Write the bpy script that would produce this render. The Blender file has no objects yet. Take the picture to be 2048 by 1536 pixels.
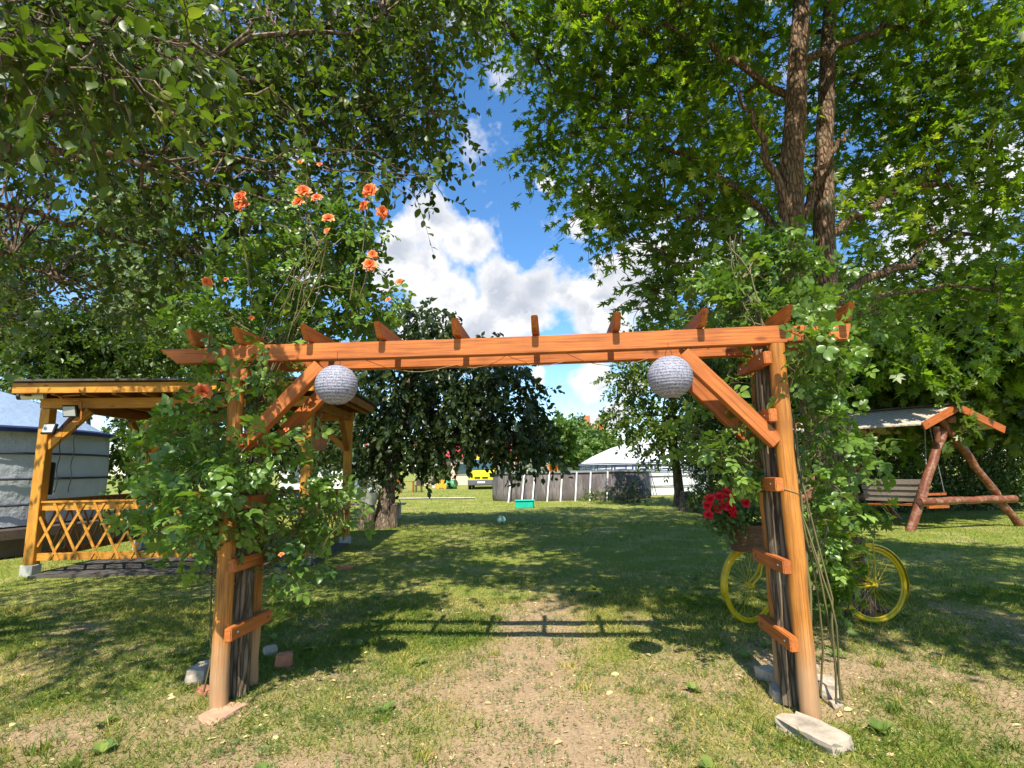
import bpy, bmesh, math, random
import numpy as np
from mathutils import Matrix, Vector, noise as mn
R = np.random.RandomState(7); random.seed(7)
S = bpy.context.scene; COL = S.collection
# ------------------------------------------------------------ camera, world, sun
F = 1080.; PITCH = math.atan(168/F); ROLL = math.radians(1.0); H = 1.5
cp, sp = math.cos(PITCH), math.sin(PITCH)
FW = np.array([0, cp, sp]); r0 = np.array([1., 0, 0]); u0 = np.array([0, -sp, cp])
RT = r0*math.cos(ROLL)-u0*math.sin(ROLL); UP = u0*math.cos(ROLL)+r0*math.sin(ROLL)
def ray(px, py): return FW+RT*(px-1024)/F+UP*(768-py)/F
def P(px, py, Y): d = ray(px, py); return np.array([0, 0, H])+d*Y/d[1]      # the photo's pixel at depth Y
def G(px, py, z=0.): d = ray(px, py); return np.array([0, 0, H])+d*(z-H)/d[2]  # the photo's pixel on the ground
cam = bpy.data.cameras.new('camera'); co = bpy.data.objects.new('camera', cam); COL.objects.link(co)
cam.sensor_width = 36; cam.lens = 36*F/2048; cam.clip_start = .05; cam.clip_end = 3000
M = Matrix.Identity(4)
for i in range(3): M[i][0] = RT[i]; M[i][1] = UP[i]; M[i][2] = -FW[i]
M.translation = (0, 0, H); co.matrix_world = M; S.camera = co
SUN = np.array([-.037, -.70, 1.]); SUN /= np.linalg.norm(SUN)
sl = bpy.data.lights.new('sun', 'SUN'); sl.energy = 5.0; sl.angle = math.radians(.53); sl.color = (1, .93, .79)
so = bpy.data.objects.new('sun', sl); COL.objects.link(so)
so.rotation_euler = Vector(SUN).to_track_quat('Z', 'Y').to_euler()
S.view_settings.view_transform = 'Standard'; S.view_settings.look = 'None'; S.view_settings.exposure = .86; S.view_settings.gamma = 1
try:
    S.cycles.max_bounces = 7; S.cycles.diffuse_bounces = 3; S.cycles.glossy_bounces = 2; S.cycles.transmission_bounces = 4
    S.cycles.use_denoising = True; S.cycles.sample_clamp_indirect = 6
except Exception: pass

class NT:
    def __init__(s, nt): s.t = nt; s.n = nt.nodes; s.l = nt.links
    def new(s, ty, **k):
        n = s.n.new(ty)
        for a, v in k.items():
            if a == 'inp':
                for i, x in v.items():
                    if isinstance(x, bpy.types.NodeSocket): s.l.new(x, n.inputs[i])
                    else: n.inputs[i].default_value = x
            else: setattr(n, a, v)
        return n
    def math(s, op, a, b=0., c=None, clamp=False):
        n = s.new('ShaderNodeMath', operation=op, use_clamp=clamp)
        for i, x in enumerate((a, b) if c is None else (a, b, c)):
            if isinstance(x, bpy.types.NodeSocket): s.l.new(x, n.inputs[i])
            else: n.inputs[i].default_value = x
        return n.outputs[0]
    def ramp(s, f, stops, mode='LINEAR'):
        n = s.new('ShaderNodeValToRGB'); s.l.new(f, n.inputs[0]); e = n.color_ramp.elements; n.color_ramp.interpolation = mode
        while len(e) < len(stops): e.new(.5)
        for x, (p, c) in zip(e, stops):
            x.position = p; x.color = (c, c, c, 1) if isinstance(c, (int, float)) else (*c[:3], 1)
        return n.outputs[0]
    def noise(s, v, sc, det=4, ro=.55, dist=0):
        n = s.new('ShaderNodeTexNoise', inp={'Scale': sc, 'Detail': det, 'Roughness': ro, 'Distortion': dist})
        if v is not None: s.l.new(v, n.inputs['Vector'])
        return n.outputs['Fac']
    def mix(s, f, a, b, mode='MIX'):
        n = s.new('ShaderNodeMix', data_type='RGBA', blend_type=mode)
        for i, x in ((0, f), (6, a), (7, b)):
            if isinstance(x, bpy.types.NodeSocket): s.l.new(x, n.inputs[i])
            else: n.inputs[i].default_value = x if i == 0 else (*x[:3], 1)
        return n.outputs[2]

w = bpy.data.worlds.new('World'); S.world = w; w.use_nodes = True
n = NT(w.node_tree); n.n.clear()
sky = n.new('ShaderNodeTexSky', sky_type='NISHITA', sun_disc=False); sky.sun_elevation = math.asin(SUN[2]); sky.sun_rotation = math.pi
sky.air_density = 1.0; sky.dust_density = .25; sky.ozone_density = 3.2
tc = n.new('ShaderNodeTexCoord').outputs['Generated']
hs = n.new('ShaderNodeHueSaturation', inp={'Saturation': 1.22, 'Value': 1.9, 'Color': sky.outputs[0]}).outputs[0]
# cumulus: puffs at directions of the sky, their rims broken up by noise
nv = n.new('ShaderNodeTexNoise', inp={'Scale': 9., 'Detail': 7., 'Roughness': .58, 'Vector': tc})
off = n.new('ShaderNodeVectorMath', operation='SUBTRACT', inp={0: nv.outputs['Color'], 1: (.5, .5, .5)}).outputs[0]
off = n.new('ShaderNodeVectorMath', operation='SCALE', inp={0: off, 'Scale': .10}).outputs[0]
vv = n.new('ShaderNodeVectorMath', operation='ADD', inp={0: tc, 1: off}).outputs[0]
blobs = [(862,455,85),(935,490,72),(800,500,75),(850,545,80),(760,545,50),(1000,580,85),(1080,575,75),(900,610,90),(1150,585,75),(1215,545,60),
 (1280,530,75),(1350,520,75),(1050,625,100),(950,665,110),(830,650,80),(1200,620,95),(1290,600,80),(1180,385,62),(1075,370,22),(1215,440,60),(1160,465,45),
 (1310,430,50),(1190,765,50),(1090,755,30),(1260,775,40),(1195,850,36),(1240,840,45),(1880,480,150),(1750,380,80),(2010,330,110),(1700,600,120),(620,560,60),(1450,540,90)]
m = None
for px, py, rr in blobs:
    d = ray(px, py); L = np.linalg.norm(d); d = d/L
    dist = n.new('ShaderNodeVectorMath', operation='DISTANCE', inp={0: vv, 1: tuple(d)}).outputs['Value']
    q = n.math('SUBTRACT', 1., n.math('DIVIDE', dist, rr/F/L*.86))
    m = q if m is None else n.math('SMOOTH_MAX', m, q, .22)
sepz = n.new('ShaderNodeSeparateXYZ', inp={0: tc})
gen = n.math('SUBTRACT', n.noise(tc, 2.6, 6, .55), .60)
gen = n.math('MULTIPLY', gen, n.math('GREATER_THAN', 0., sepz.outputs[1]))
m = n.math('MAXIMUM', m, n.math('MULTIPLY', gen, 3.))
f1 = n.noise(tc, 11, 9, .62); f2 = n.noise(n.new('ShaderNodeVectorMath', operation='ADD', inp={0: tc, 1: (.006, -.01, .022)}).outputs[0], 11, 9, .62)
b1 = n.noise(tc, 5, 3, .5); b2 = n.noise(n.new('ShaderNodeVectorMath', operation='ADD', inp={0: tc, 1: (.01, -.02, .05)}).outputs[0], 5, 3, .5)
mm = n.math('ADD', m, n.math('MULTIPLY_ADD', f1, 1.5, -.80))
mask = n.ramp(mm, [(.0, 0), (.10, .3), (.34, 1)])
em = n.math('ADD', n.math('MULTIPLY', n.math('SUBTRACT', f2, f1), 4.2), n.math('MULTIPLY', n.math('SUBTRACT', b2, b1), 4.5))
shade = n.math('MULTIPLY', n.ramp(n.math('ADD', em, .42), [(.15, 0), (.85, 1)]), n.ramp(mm, [(.15, .15), (.8, 1)]))
ccol = n.mix(shade, (8.2, 8.2, 8.3), (4.7, 5.1, 5.9))
fin = n.mix(mask, hs, ccol)
bg = n.new('ShaderNodeBackground', inp={'Color': fin, 'Strength': .072})
n.l.new(bg.outputs[0], n.new('ShaderNodeOutputWorld').inputs[0])

# ------------------------------------------------------------ materials
MATS = {}
def mat(name, fn):
    m = bpy.data.materials.new(name); m.use_nodes = True; n = NT(m.node_tree); n.n.clear()
    out = n.new('ShaderNodeOutputMaterial'); sh = fn(n)
    n.l.new(sh, out.inputs[0]); MATS[name] = m; return m
def pbr(n, col, rough=.6, bump=None, bs=.3, bd=.01, spec=.4, **k):
    b = n.new('ShaderNodeBsdfPrincipled')
    if isinstance(col, bpy.types.NodeSocket): n.l.new(col, b.inputs['Base Color'])
    else: b.inputs['Base Color'].default_value = (*col[:3], 1)
    if isinstance(rough, bpy.types.NodeSocket): n.l.new(rough, b.inputs['Roughness'])
    else: b.inputs['Roughness'].default_value = rough
    b.inputs['Specular IOR Level'].default_value = spec
    for a, v in k.items(): b.inputs[a].default_value = v
    if bump is not None:
        bb = n.new('ShaderNodeBump', inp={'Strength': bs, 'Distance': bd, 'Height': bump}); n.l.new(bb.outputs[0], b.inputs['Normal'])
    return b.outputs[0]
def objco(n, scale=(1, 1, 1), rnd=True):
    c = n.new('ShaderNodeTexCoord').outputs['Object']
    if rnd:
        r = n.new('ShaderNodeObjectInfo').outputs['Random']
        r = n.math('MULTIPLY', r, 37.)
        cb = n.new('ShaderNodeCombineXYZ', inp={0: r, 1: r, 2: r}).outputs[0]
        c = n.new('ShaderNodeVectorMath', operation='ADD', inp={0: c, 1: cb}).outputs[0]
    return n.new('ShaderNodeMapping', inp={'Vector': c, 'Scale': scale}).outputs[0]
def plain(name, col, rough=.6, var=.25, sc=6, metal=0., spec=.4, bs=.15):
    def f(n):
        c = objco(n); v = n.noise(c, sc, 6, .62)
        cc = n.mix(n.ramp(v, [(.3, 0), (.7, 1)]), [x*(1-var) for x in col], [min(1, x*(1+var*.6)) for x in col])
        return pbr(n, cc, rough, n.noise(c, sc*6, 4), bs, .004, spec, Metallic=metal)
    return mat(name, f)
def wood(name, a, b, dk, axis=0, rough=.5, sc=1., bs=.35, worn=None, dust=0):
    def f(n):
        s = [22*sc]*3; s[axis] = 1.5*sc
        c = objco(n, s); g = n.noise(c, 1.6, 7, .62, .6)
        s2 = [110*sc]*3; s2[axis] = 3*sc
        g2 = n.noise(objco(n, s2), 1., 4, .6)
        big = n.noise(objco(n, (2.2, 2.2, 2.2)), 1.3, 4)
        cc = n.mix(n.ramp(g, [(.30, 0), (.68, 1)]), a, b)
        cc = n.mix(n.math('MULTIPLY', n.ramp(g2, [(.47, 0), (.66, 1)]), .7), cc, dk)
        s3 = [9*sc]*3; s3[axis] = 3.2*sc
        vo = n.new('ShaderNodeTexVoronoi', inp={'Scale': .9, 'Vector': objco(n, s3)}).outputs['Distance']
        cc = n.mix(n.ramp(vo, [(.07, .95), (.16, 0)]), cc, dk)
        cc = n.mix(n.math('MULTIPLY', n.ramp(big, [(.40, 0), (.70, 1)]), .5), cc, dk)
        if worn is not None:
            cc = n.mix(n.math('MULTIPLY', n.ramp(n.noise(objco(n, (5, 5, 5)), 1.4, 8, .75), [(.50, 0), (.66, 1)]), .75), cc, worn)
        if dust:
            z_ = n.new('ShaderNodeSeparateXYZ', inp={0: n.new('ShaderNodeTexCoord').outputs['Object']}).outputs[2]
            z_ = n.math('ADD', z_, n.math('MULTIPLY', n.noise(objco(n, (9, 9, 4)), 1.5, 6, .7), -.5))
            cc = n.mix(n.ramp(z_, [(.0, .55), (.28, 0)]), cc, (.40,.29,.19))
        h = n.math('ADD', g, n.math('MULTIPLY', g2, .5))
        return pbr(n, cc, n.ramp(g2, [(0, rough), (1, min(1, rough+.25))]), h, bs, .004, .35)
    return mat(name, f)
W_RED = wood('red_brown_stained_wood', (.41,.115,.022), (.60,.19,.040), (.20,.055,.016))
W_ORG = wood('orange_stained_wood', (.40,.150,.022), (.58,.245,.045), (.16,.055,.016), axis=2, dust=1)
W_ORGX = wood('orange_stained_plank', (.45,.155,.022), (.62,.245,.045), (.20,.07,.018), axis=0)
W_YEL = wood('honey_stained_wood', (.50,.215,.022), (.68,.33,.04), (.24,.09,.016), axis=0)
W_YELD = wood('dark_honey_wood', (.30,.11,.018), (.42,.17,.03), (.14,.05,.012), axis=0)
W_LOG = wood('varnished_brown_log', (.15,.042,.018), (.24,.075,.03), (.07,.022,.012), axis=0, rough=.32, worn=(.36,.24,.16))
W_SWR = wood('swing_red_wood', (.36,.085,.018), (.50,.14,.028), (.16,.04,.012))
W_GREY = wood('weathered_grey_wood', (.34,.29,.25), (.52,.46,.40), (.20,.17,.15))
W_DECK = wood('dark_deck_wood', (.07,.05,.045), (.12,.085,.07), (.04,.03,.025))
def barkf(a, b, sx=16, sz=2.2, bs=1.):
    def f(n):
        c = objco(n, (sx, sx, sz)); v = n.noise(c, 1., 8, .66, .8)
        vo = n.new('ShaderNodeTexVoronoi', feature='DISTANCE_TO_EDGE', inp={'Scale': 1.1, 'Vector': c}).outputs['Distance']
        h = n.math('ADD', v, n.math('MINIMUM', n.math('MULTIPLY', vo, 2.2), .6))
        cc = n.mix(n.ramp(h, [(.45, 0), (1.0, 1)]), a, b)
        li = n.noise(objco(n, (3, 3, 2)), 1.5, 6, .7)
        cc = n.mix(n.ramp(li, [(.58, 0), (.68, .5)]), cc, (.30, .31, .22))
        return pbr(n, cc, .9, h, bs, .03, .2)
    return f
BARK = mat('tree_bark', barkf((.060,.042,.030), (.24,.175,.125)))
BARKL = mat('log_bark', barkf((.055,.040,.028), (.27,.20,.13), 34, 2.6))
BARKG = mat('maple_bark', barkf((.065,.040,.026), (.26,.17,.11), 24, 7.))
TWIG = plain('brown_twig', (.13,.08,.05), .8)
STEM = plain('green_stem', (.13,.115,.045), .6)
def leafmat(name, stops, trans=.42, rough=.42, tcol=1.3, gl=.5):
    def f(n):
        r = n.new('ShaderNodeAttribute', attribute_name='rnd').outputs['Fac']
        col = n.ramp(r, stops)
        tr = n.mix(1., col, (1.15*tcol, 1.25*tcol, .42*tcol), 'MULTIPLY')
        b = pbr(n, col, rough, spec=gl)
        t = n.new('ShaderNodeBsdfTranslucent', inp={'Color': tr})
        mx = n.new('ShaderNodeMixShader', inp={0: trans, 1: b, 2: t.outputs[0]})
        return mx.outputs[0]
    return mat(name, f)
L_DARK = leafmat('dark_glossy_leaves', [(0, (.036,.062,.010)), (.5, (.068,.112,.015)), (.9, (.13,.19,.024)), (.99, (.28,.31,.05))], .42)
L_MAPLE = leafmat('maple_leaves', [(0, (.055,.10,.012)), (.5, (.11,.185,.018)), (.93, (.20,.29,.028)), (1, (.32,.36,.05))], .48, tcol=1.6)
L_ROSE = leafmat('rose_leaves', [(0, (.065,.125,.020)), (.6, (.13,.23,.038)), (.93, (.22,.34,.065)), (1, (.42,.42,.08))], .32, .36, gl=.55)
L_CHERRY = leafmat('walnut_leaves', [(0, (.026,.042,.012)), (.6, (.045,.072,.018)), (1, (.09,.13,.03))], .30, .35)
L_SMALL = leafmat('small_tree_leaves', [(0, (.055,.09,.014)), (.6, (.10,.155,.022)), (1, (.20,.26,.035))], .4)
L_WILLOW = leafmat('pale_willow_leaves', [(0, (.13,.18,.08)), (.6, (.20,.26,.12)), (1, (.30,.36,.18))], .4)
L_HEDGE = leafmat('hedge_needles', [(0, (.024,.050,.010)), (.6, (.055,.10,.016)), (1, (.13,.20,.03))], .2)
L_BUSH = leafmat('bush_leaves', [(0, (.06,.12,.025)), (.6, (.11,.19,.035)), (1, (.22,.30,.06))], .4)
L_GERA = leafmat('geranium_leaves', [(0, (.05,.12,.03)), (1, (.11,.22,.05))], .3)
L_PALE = leafmat('pale_shrub_leaves', [(0, (.22,.25,.17)), (1, (.42,.46,.34))], .3)
PETAL = leafmat('orange_rose_petals', [(0, (.78,.11,.035)), (.5, (.88,.22,.06)), (1, (.92,.42,.18))], .35, .5, tcol=.9)
PETALR = leafmat('red_petals', [(0, (.60,.004,.014)), (.7, (.85,.012,.03)), (1, (.85,.06,.12))], .25, .5, tcol=.8)
GRASS = leafmat('grass_blades', [(0, (.070,.115,.018)), (.35, (.13,.185,.025)), (.62, (.23,.28,.04)), (.72, (.44,.36,.10)), (1, (.62,.47,.19))], .35, .6, gl=.2)
CLOVER = leafmat('low_weed_leaves', [(0, (.060,.11,.026)), (.7, (.12,.19,.045)), (1, (.24,.30,.06))], .3, .5, gl=.3)
DRY = leafmat('dry_litter', [(0, (.17,.10,.055)), (.5, (.36,.25,.14)), (.85, (.60,.46,.25)), (1, (.75,.68,.30))], .2, .8, gl=.1)
def groundf(n):
    g = n.new('ShaderNodeAttribute', attribute_name='green').outputs['Fac']
    c = n.new('ShaderNodeTexCoord').outputs['Object']
    a = n.noise(c, 3.2, 8, .66); b = n.noise(c, 42, 8, .75); d = n.noise(c, 230, 4, .7)
    dirt = n.mix(n.ramp(b, [(.3, 0), (.7, 1)]), (.24,.16,.09), (.56,.41,.25))
    dirt = n.mix(n.ramp(a, [(.42, 0), (.7, .55)]), dirt, (.27,.18,.10))
    dirt = n.mix(n.ramp(d, [(.56, 0), (.68, .8)]), dirt, (.18,.12,.075))
    vo = n.new('ShaderNodeTexVoronoi', feature='DISTANCE_TO_EDGE', inp={'Scale': 9., 'Vector': n.new('ShaderNodeVectorMath', operation='ADD', inp={0: c, 1: n.new('ShaderNodeVectorMath', operation='SCALE', inp={0: n.new('ShaderNodeTexNoise', inp={'Scale': 7., 'Detail': 4., 'Vector': c}).outputs['Color'], 'Scale': .2}).outputs[0]}).outputs[0]}).outputs['Distance']
    dirt = n.mix(n.ramp(vo, [(.0, .45), (.03, 0)]), dirt, (.14,.09,.055))
    gr = n.mix(n.ramp(n.noise(c, 60, 6, .8), [(.35, 0), (.65, 1)]), (.115,.155,.022), (.27,.29,.055))
    gr = n.mix(n.ramp(n.noise(c, 1.1, 6, .6), [(.48, 0), (.66, .7)]), gr, (.38,.32,.13))
    fac = n.ramp(n.math('ADD', g, n.math('MULTIPLY_ADD', b, .9, -.45)), [(.32, 0), (.62, 1)])
    cc = n.mix(fac, dirt, gr)
    return pbr(n, cc, .95, n.math('ADD', b, n.math('MULTIPLY', d, .4)), .7, .02, .15)
M_GROUND = mat('ground_soil_and_turf', groundf)
M_STONE = plain('pale_stone', (.42,.35,.27), .9, .4, 9, bs=.6)
M_CONC = plain('concrete', (.40,.39,.36), .9, .25, 9, bs=.4)
M_BRICK = plain('terracotta_brick', (.42,.17,.09), .9, .35, 9, bs=.5)
M_BRICKP = plain('pale_terracotta', (.50,.30,.19), .9, .3, 9, bs=.5)
M_YEL = plain('yellow_paint', (.60,.43,.010), .42, .25, 9)
M_DARKM = plain('dark_metal', (.03,.03,.035), .45)
M_BLACK = plain('black_plastic', (.012,.012,.014), .5)
M_WHITE = plain('white_plastic', (.72,.73,.72), .5, .1)
M_LENS = plain('frosted_lens', (.42,.43,.42), .3, .1)
M_STEEL = plain('galvanised_steel', (.55,.55,.56), .35, .2, metal=.8)
M_WIRE = plain('thin_wire', (.30,.22,.14), .5)
M_TEAL = plain('teal_plastic', (.01,.42,.32), .45, .15)
M_GREEN = plain('green_plastic', (.05,.28,.12), .5)
M_GREYP = plain('grey_plastic', (.11,.115,.12), .55)
M_VAN = plain('van_yellow_paint', (.78,.66,.02), .3, .05)
M_GLASS = plain('dark_glass', (.04,.075,.085), .08, .1, spec=.9, bs=0)
M_REDROOF = plain('red_roof_sheet', (.55,.055,.07), .6, .2, 3)
M_ORROOF = plain('orange_roof_tiles', (.68,.16,.05), .8, .25, 5)
M_WALLP = plain('pinkish_wall', (.68,.50,.42), .9, .12)
M_WALLW = plain('white_wall', (.78,.78,.76), .9, .08)
M_BLUEGR = plain('blue_grey_panel', (.42,.47,.52), .7, .1)
M_WICK = None
def wick(n):
    c = objco(n); wv = n.new('ShaderNodeTexWave', bands_direction='Z', inp={'Scale': 26., 'Distortion': 3., 'Detail': 3., 'Vector': c}).outputs['Fac']
    v = n.noise(c, 30, 5, .7)
    cc = n.mix(n.math('MULTIPLY', wv, v), (.06,.03,.018), (.42,.25,.14))
    return pbr(n, cc, .75, wv, .8, .01)
M_WICK = mat('woven_wicker', wick)
def canvas(n, base=(.78,.80,.82), seam=.5):
    c = objco(n, rnd=False); v = n.noise(c, 1.6, 6, .6); v2 = n.noise(c, 7, 5)
    return pbr(n, n.mix(n.ramp(v, [(.3, 0), (.7, 1)]), [x*.84 for x in base], base), .8, n.math('ADD', v, n.math('MULTIPLY', v2, .4)), .5, .12, .2)
M_CANV = mat('white_canvas', canvas)
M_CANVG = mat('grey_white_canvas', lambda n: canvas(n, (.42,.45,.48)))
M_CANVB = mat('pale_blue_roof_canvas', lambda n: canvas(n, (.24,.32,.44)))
M_NAVY = plain('navy_band', (.012,.025,.09), .7)
M_NAVY2 = plain('dark_blue_pattern', (.03,.05,.14), .8)
M_ROPE = plain('dark_strap', (.03,.03,.04), .8)
def liner(n):
    c = objco(n, rnd=False); sp_ = n.new('ShaderNodeSeparateXYZ', inp={0: c})
    cm = n.new('ShaderNodeMapping', inp={'Vector': c, 'Scale': (1, 1, .12)}).outputs[0]
    a = n.noise(cm, 4.2, 3, .5); b = n.noise(cm, 22, 4, .7)
    cc = n.mix(n.ramp(b, [(.35, 0), (.7, 1)]), (.10,.085,.09), (.25,.22,.225))
    cc = n.mix(n.ramp(a, [(.42, .6), (.5, 0)]), cc, (.07,.06,.065))
    return pbr(n, cc, .6, a, .6, .05)
M_LINER = mat('grey_pool_liner', liner)
def lanternf(n):
    c = objco(n, rnd=False); ge = n.new('ShaderNodeTexCoord').outputs['Object']
    z = n.new('ShaderNodeSeparateXYZ', inp={0: ge}).outputs[2]
    rib = n.math('SINE', n.math('MULTIPLY', n.math('ADD', z, n.math('MULTIPLY', n.noise(c, 6, 2), .012)), 330.))
    sp2 = n.new('ShaderNodeTexVoronoi', inp={'Scale': 95., 'Vector': c}).outputs['Distance']
    sp3 = n.noise(c, 120, 3, .7)
    v = n.math('ADD', n.math('MULTIPLY', rib, .10), n.math('ADD', n.math('MULTIPLY', sp2, .6), n.math('MULTIPLY', sp3, 1.1)))
    cc = n.mix(n.ramp(v, [(.55, 0), (1.05, 1)]), (.085,.09,.13), (.36,.36,.44))
    b = pbr(n, cc, .7, rib, .22, .004)
    t = n.new('ShaderNodeBsdfTranslucent', inp={'Color': (.5, .5, .6, 1)})
    return n.new('ShaderNodeMixShader', inp={0: .12, 1: b, 2: t.outputs[0]}).outputs[0]
M_LANT = mat('lantern_fabric', lanternf)
def roofsl(n):
    c = objco(n, (1, 1, 1), False); wv = n.new('ShaderNodeTexWave', bands_direction='X', inp={'Scale': 3.4, 'Distortion': .6, 'Detail': 2., 'Vector': c}).outputs['Fac']
    v = n.noise(c, 14, 6, .7)
    cc = n.mix(n.ramp(v, [(.3, 0), (.7, 1)]), (.34,.28,.21), (.55,.47,.37))
    cc = n.mix(n.ramp(wv, [(.0, .7), (.2, 0)]), cc, (.2,.17,.15))
    return pbr(n, cc, .8, wv, .3, .01)
M_ROOFSL = mat('pale_roof_planks', roofsl)

# ------------------------------------------------------------ object helpers
WL = {}; WM = {}
def tag(o, label=None, cat=None, group=None, kind=None):
    if label: o['label'] = label
    if cat: o['category'] = cat
    if group: o['group'] = group
    if kind: o['kind'] = kind
    return o
def empty(name, loc, label=None, cat=None, group=None):
    o = bpy.data.objects.new(name, None); COL.objects.link(o); o.location = tuple(loc); o.empty_display_size = .1
    WL[o.name] = np.array(loc, float); return tag(o, label, cat, group)
class MB:
    def __init__(s): s.v = []; s.f = []; s.n = 0; s.at = []
    def add(s, v, f):
        v = np.asarray(v, float).reshape(-1, 3); s.v.append(v)
        s.f += [tuple(int(i)+s.n for i in q) for q in f]; s.n += len(v); return s
    def addm(s, v, f, M): v = np.asarray(v, float); return s.add(v@M[:3, :3].T+M[:3, 3], f)
    def box(s, c, size, M=None):
        x, y, z = [a/2 for a in size]; v = np.array([(i, j, k) for i in (-x, x) for j in (-y, y) for k in (-z, z)])
        if M is not None: v = v@np.asarray(M).T
        return s.add(v+np.array(c), [(0,1,3,2),(4,6,7,5),(0,4,5,1),(2,3,7,6),(0,2,6,4),(1,5,7,3)])
    def beam(s, p0, p1, w, h, up=(0, 0, 1)):
        p0 = np.array(p0, float); p1 = np.array(p1, float); d = p1-p0; L = np.linalg.norm(d); d /= L
        u = np.array(up, float); sd = np.cross(d, u); sd /= np.linalg.norm(sd); u = np.cross(sd, d)
        return s.box((p0+p1)/2, (L, w, h), np.column_stack((d, sd, u)))
    def tube(s, pts, rad, k=8, cap=True, jit=0.):
        pts = np.array(pts, float); N = len(pts); rad = np.broadcast_to(np.array(rad, float), (N,))
        tg = np.gradient(pts, axis=0); tg /= (np.linalg.norm(tg, axis=1)[:, None]+1e-9)
        a = np.array([0, 0, 1.]) if abs(tg[0][2]) < .9 else np.array([1., 0, 0])
        vs = []; u = np.cross(tg[0], a); u /= np.linalg.norm(u)
        th = np.arange(k)*2*math.pi/k
        for i in range(N):
            u = u-tg[i]*(u@tg[i]); u /= np.linalg.norm(u)+1e-9; b = np.cross(tg[i], u)
            rr = rad[i]*(1+(R.rand(k)-.5)*jit) if jit else rad[i]*np.ones(k)
            vs.append(pts[i]+(np.cos(th)*rr)[:, None]*u+(np.sin(th)*rr)[:, None]*b)
        f = [(i*k+j, i*k+(j+1) % k, (i+1)*k+(j+1) % k, (i+1)*k+j) for i in range(N-1) for j in range(k)]
        if cap: f += [tuple(range(k))[::-1], tuple((N-1)*k+j for j in range(k))]
        return s.add(np.vstack(vs), f)
    def lathe(s, prof, c=(0, 0, 0), k=24, a0=0, a1=2*math.pi):
        full = abs(a1-a0-2*math.pi) < 1e-6; kk = k if full else k+1
        th = a0+np.arange(kk)*(a1-a0)/k; v = []
        for r, z in prof: v += [(c[0]+r*math.cos(t), c[1]+r*math.sin(t), c[2]+z) for t in th]
        f = [(i*kk+j, i*kk+(j+1) % kk, (i+1)*kk+(j+1) % kk, (i+1)*kk+j) for i in range(len(prof)-1) for j in range(k)]
        return s.add(v, f)
    def prism(s, poly, a, b):      # poly = list of 3D points, extruded by vector from offset a to b
        p = np.array(poly, float); k = len(p); a = np.array(a, float); b = np.array(b, float)
        return s.add(np.vstack((p+a, p+b)), [tuple(range(k))[::-1], tuple(range(k, 2*k))]+[(i, (i+1) % k, k+(i+1) % k, k+i) for i in range(k)])
def link(name, me, mat_, parent, origin):
    if mat_: me.materials.append(mat_)
    o = bpy.data.objects.new(name, me); COL.objects.link(o)
    pl = WL[parent.name] if parent else np.zeros(3)
    if parent: o.parent = parent
    o.location = tuple(np.array(origin)-pl)
    if parent and parent.name in WM: o.matrix_local = WM[parent.name].inverted()@Matrix.Translation(Vector(origin))
    WL[o.name] = np.array(origin, float); return o
def obj(name, mb, mat_, parent=None, smooth=False, origin=None, bevel=0):
    v = np.vstack(mb.v)
    if origin is None: origin = WL[parent.name] if parent else np.array([v[:, 0].mean(), v[:, 1].mean(), v[:, 2].min()])
    origin = np.array(origin, float); v = v-origin
    me = bpy.data.meshes.new(name); me.from_pydata(v.tolist(), [], mb.f); me.update()
    b = bmesh.new(); b.from_mesh(me); bmesh.ops.recalc_face_normals(b, faces=b.faces)
    if bevel: bmesh.ops.bevel(b, geom=[e for e in b.edges], offset=bevel, segments=1, affect='EDGES')
    b.to_mesh(me); b.free()
    if smooth:
        me.shade_smooth()
        try: me.set_sharp_from_angle(angle=math.radians(45))
        except Exception: pass
    return link(name, me, mat_, parent, origin)
def timber(name, p0, p1, w, h, mat_, parent=None, up=(0, 0, 1), bev=.005, cuts=(0, 0), bow=0.):
    """a squared timber with its own length axis along local X; cuts bevels the lower edge of either end"""
    p0 = np.array(p0, float); p1 = np.array(p1, float); d = p1-p0; L = np.linalg.norm(d); d /= L
    u = np.array(up, float); sd = np.cross(u, d); sd /= np.linalg.norm(sd); u = np.cross(d, sd)
    b = bmesh.new(); K = max(2, int(L/.5)+1); sec = []
    for i in range(K):
        x = L*i/(K-1); xl = x+(cuts[0] if i == 0 else 0)-(cuts[1] if i == K-1 else 0); z = bow*math.sin(math.pi*x/L)
        sec.append([b.verts.new(q) for q in ((xl, -w/2, -h/2+z), (xl, w/2, -h/2+z), (x, w/2, h/2+z), (x, -w/2, h/2+z))])
    for i in range(K-1):
        for j in range(4): b.faces.new((sec[i][j], sec[i][(j+1) % 4], sec[i+1][(j+1) % 4], sec[i+1][j]))
    b.faces.new(sec[0][::-1]); b.faces.new(sec[-1]); bmesh.ops.recalc_face_normals(b, faces=b.faces)
    if bev: bmesh.ops.bevel(b, geom=[e for e in b.edges if e.calc_face_angle(0) > .5], offset=bev, segments=2, affect='EDGES')
    me = bpy.data.meshes.new(name); b.to_mesh(me); b.free(); me.materials.append(mat_)
    o = bpy.data.objects.new(name, me); COL.objects.link(o)
    Mx = Matrix.Identity(4)
    for i in range(3): Mx[i][0] = d[i]; Mx[i][1] = sd[i]; Mx[i][2] = u[i]
    pl = WL[parent.name] if parent else np.zeros(3)
    Mw = Mx.copy(); Mw.translation = Vector(p0); Mx.translation = Vector(p0-pl)
    if parent: o.parent = parent
    o.matrix_local = Mx; WL[o.name] = p0.copy(); WM[o.name] = Mw; return o

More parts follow.
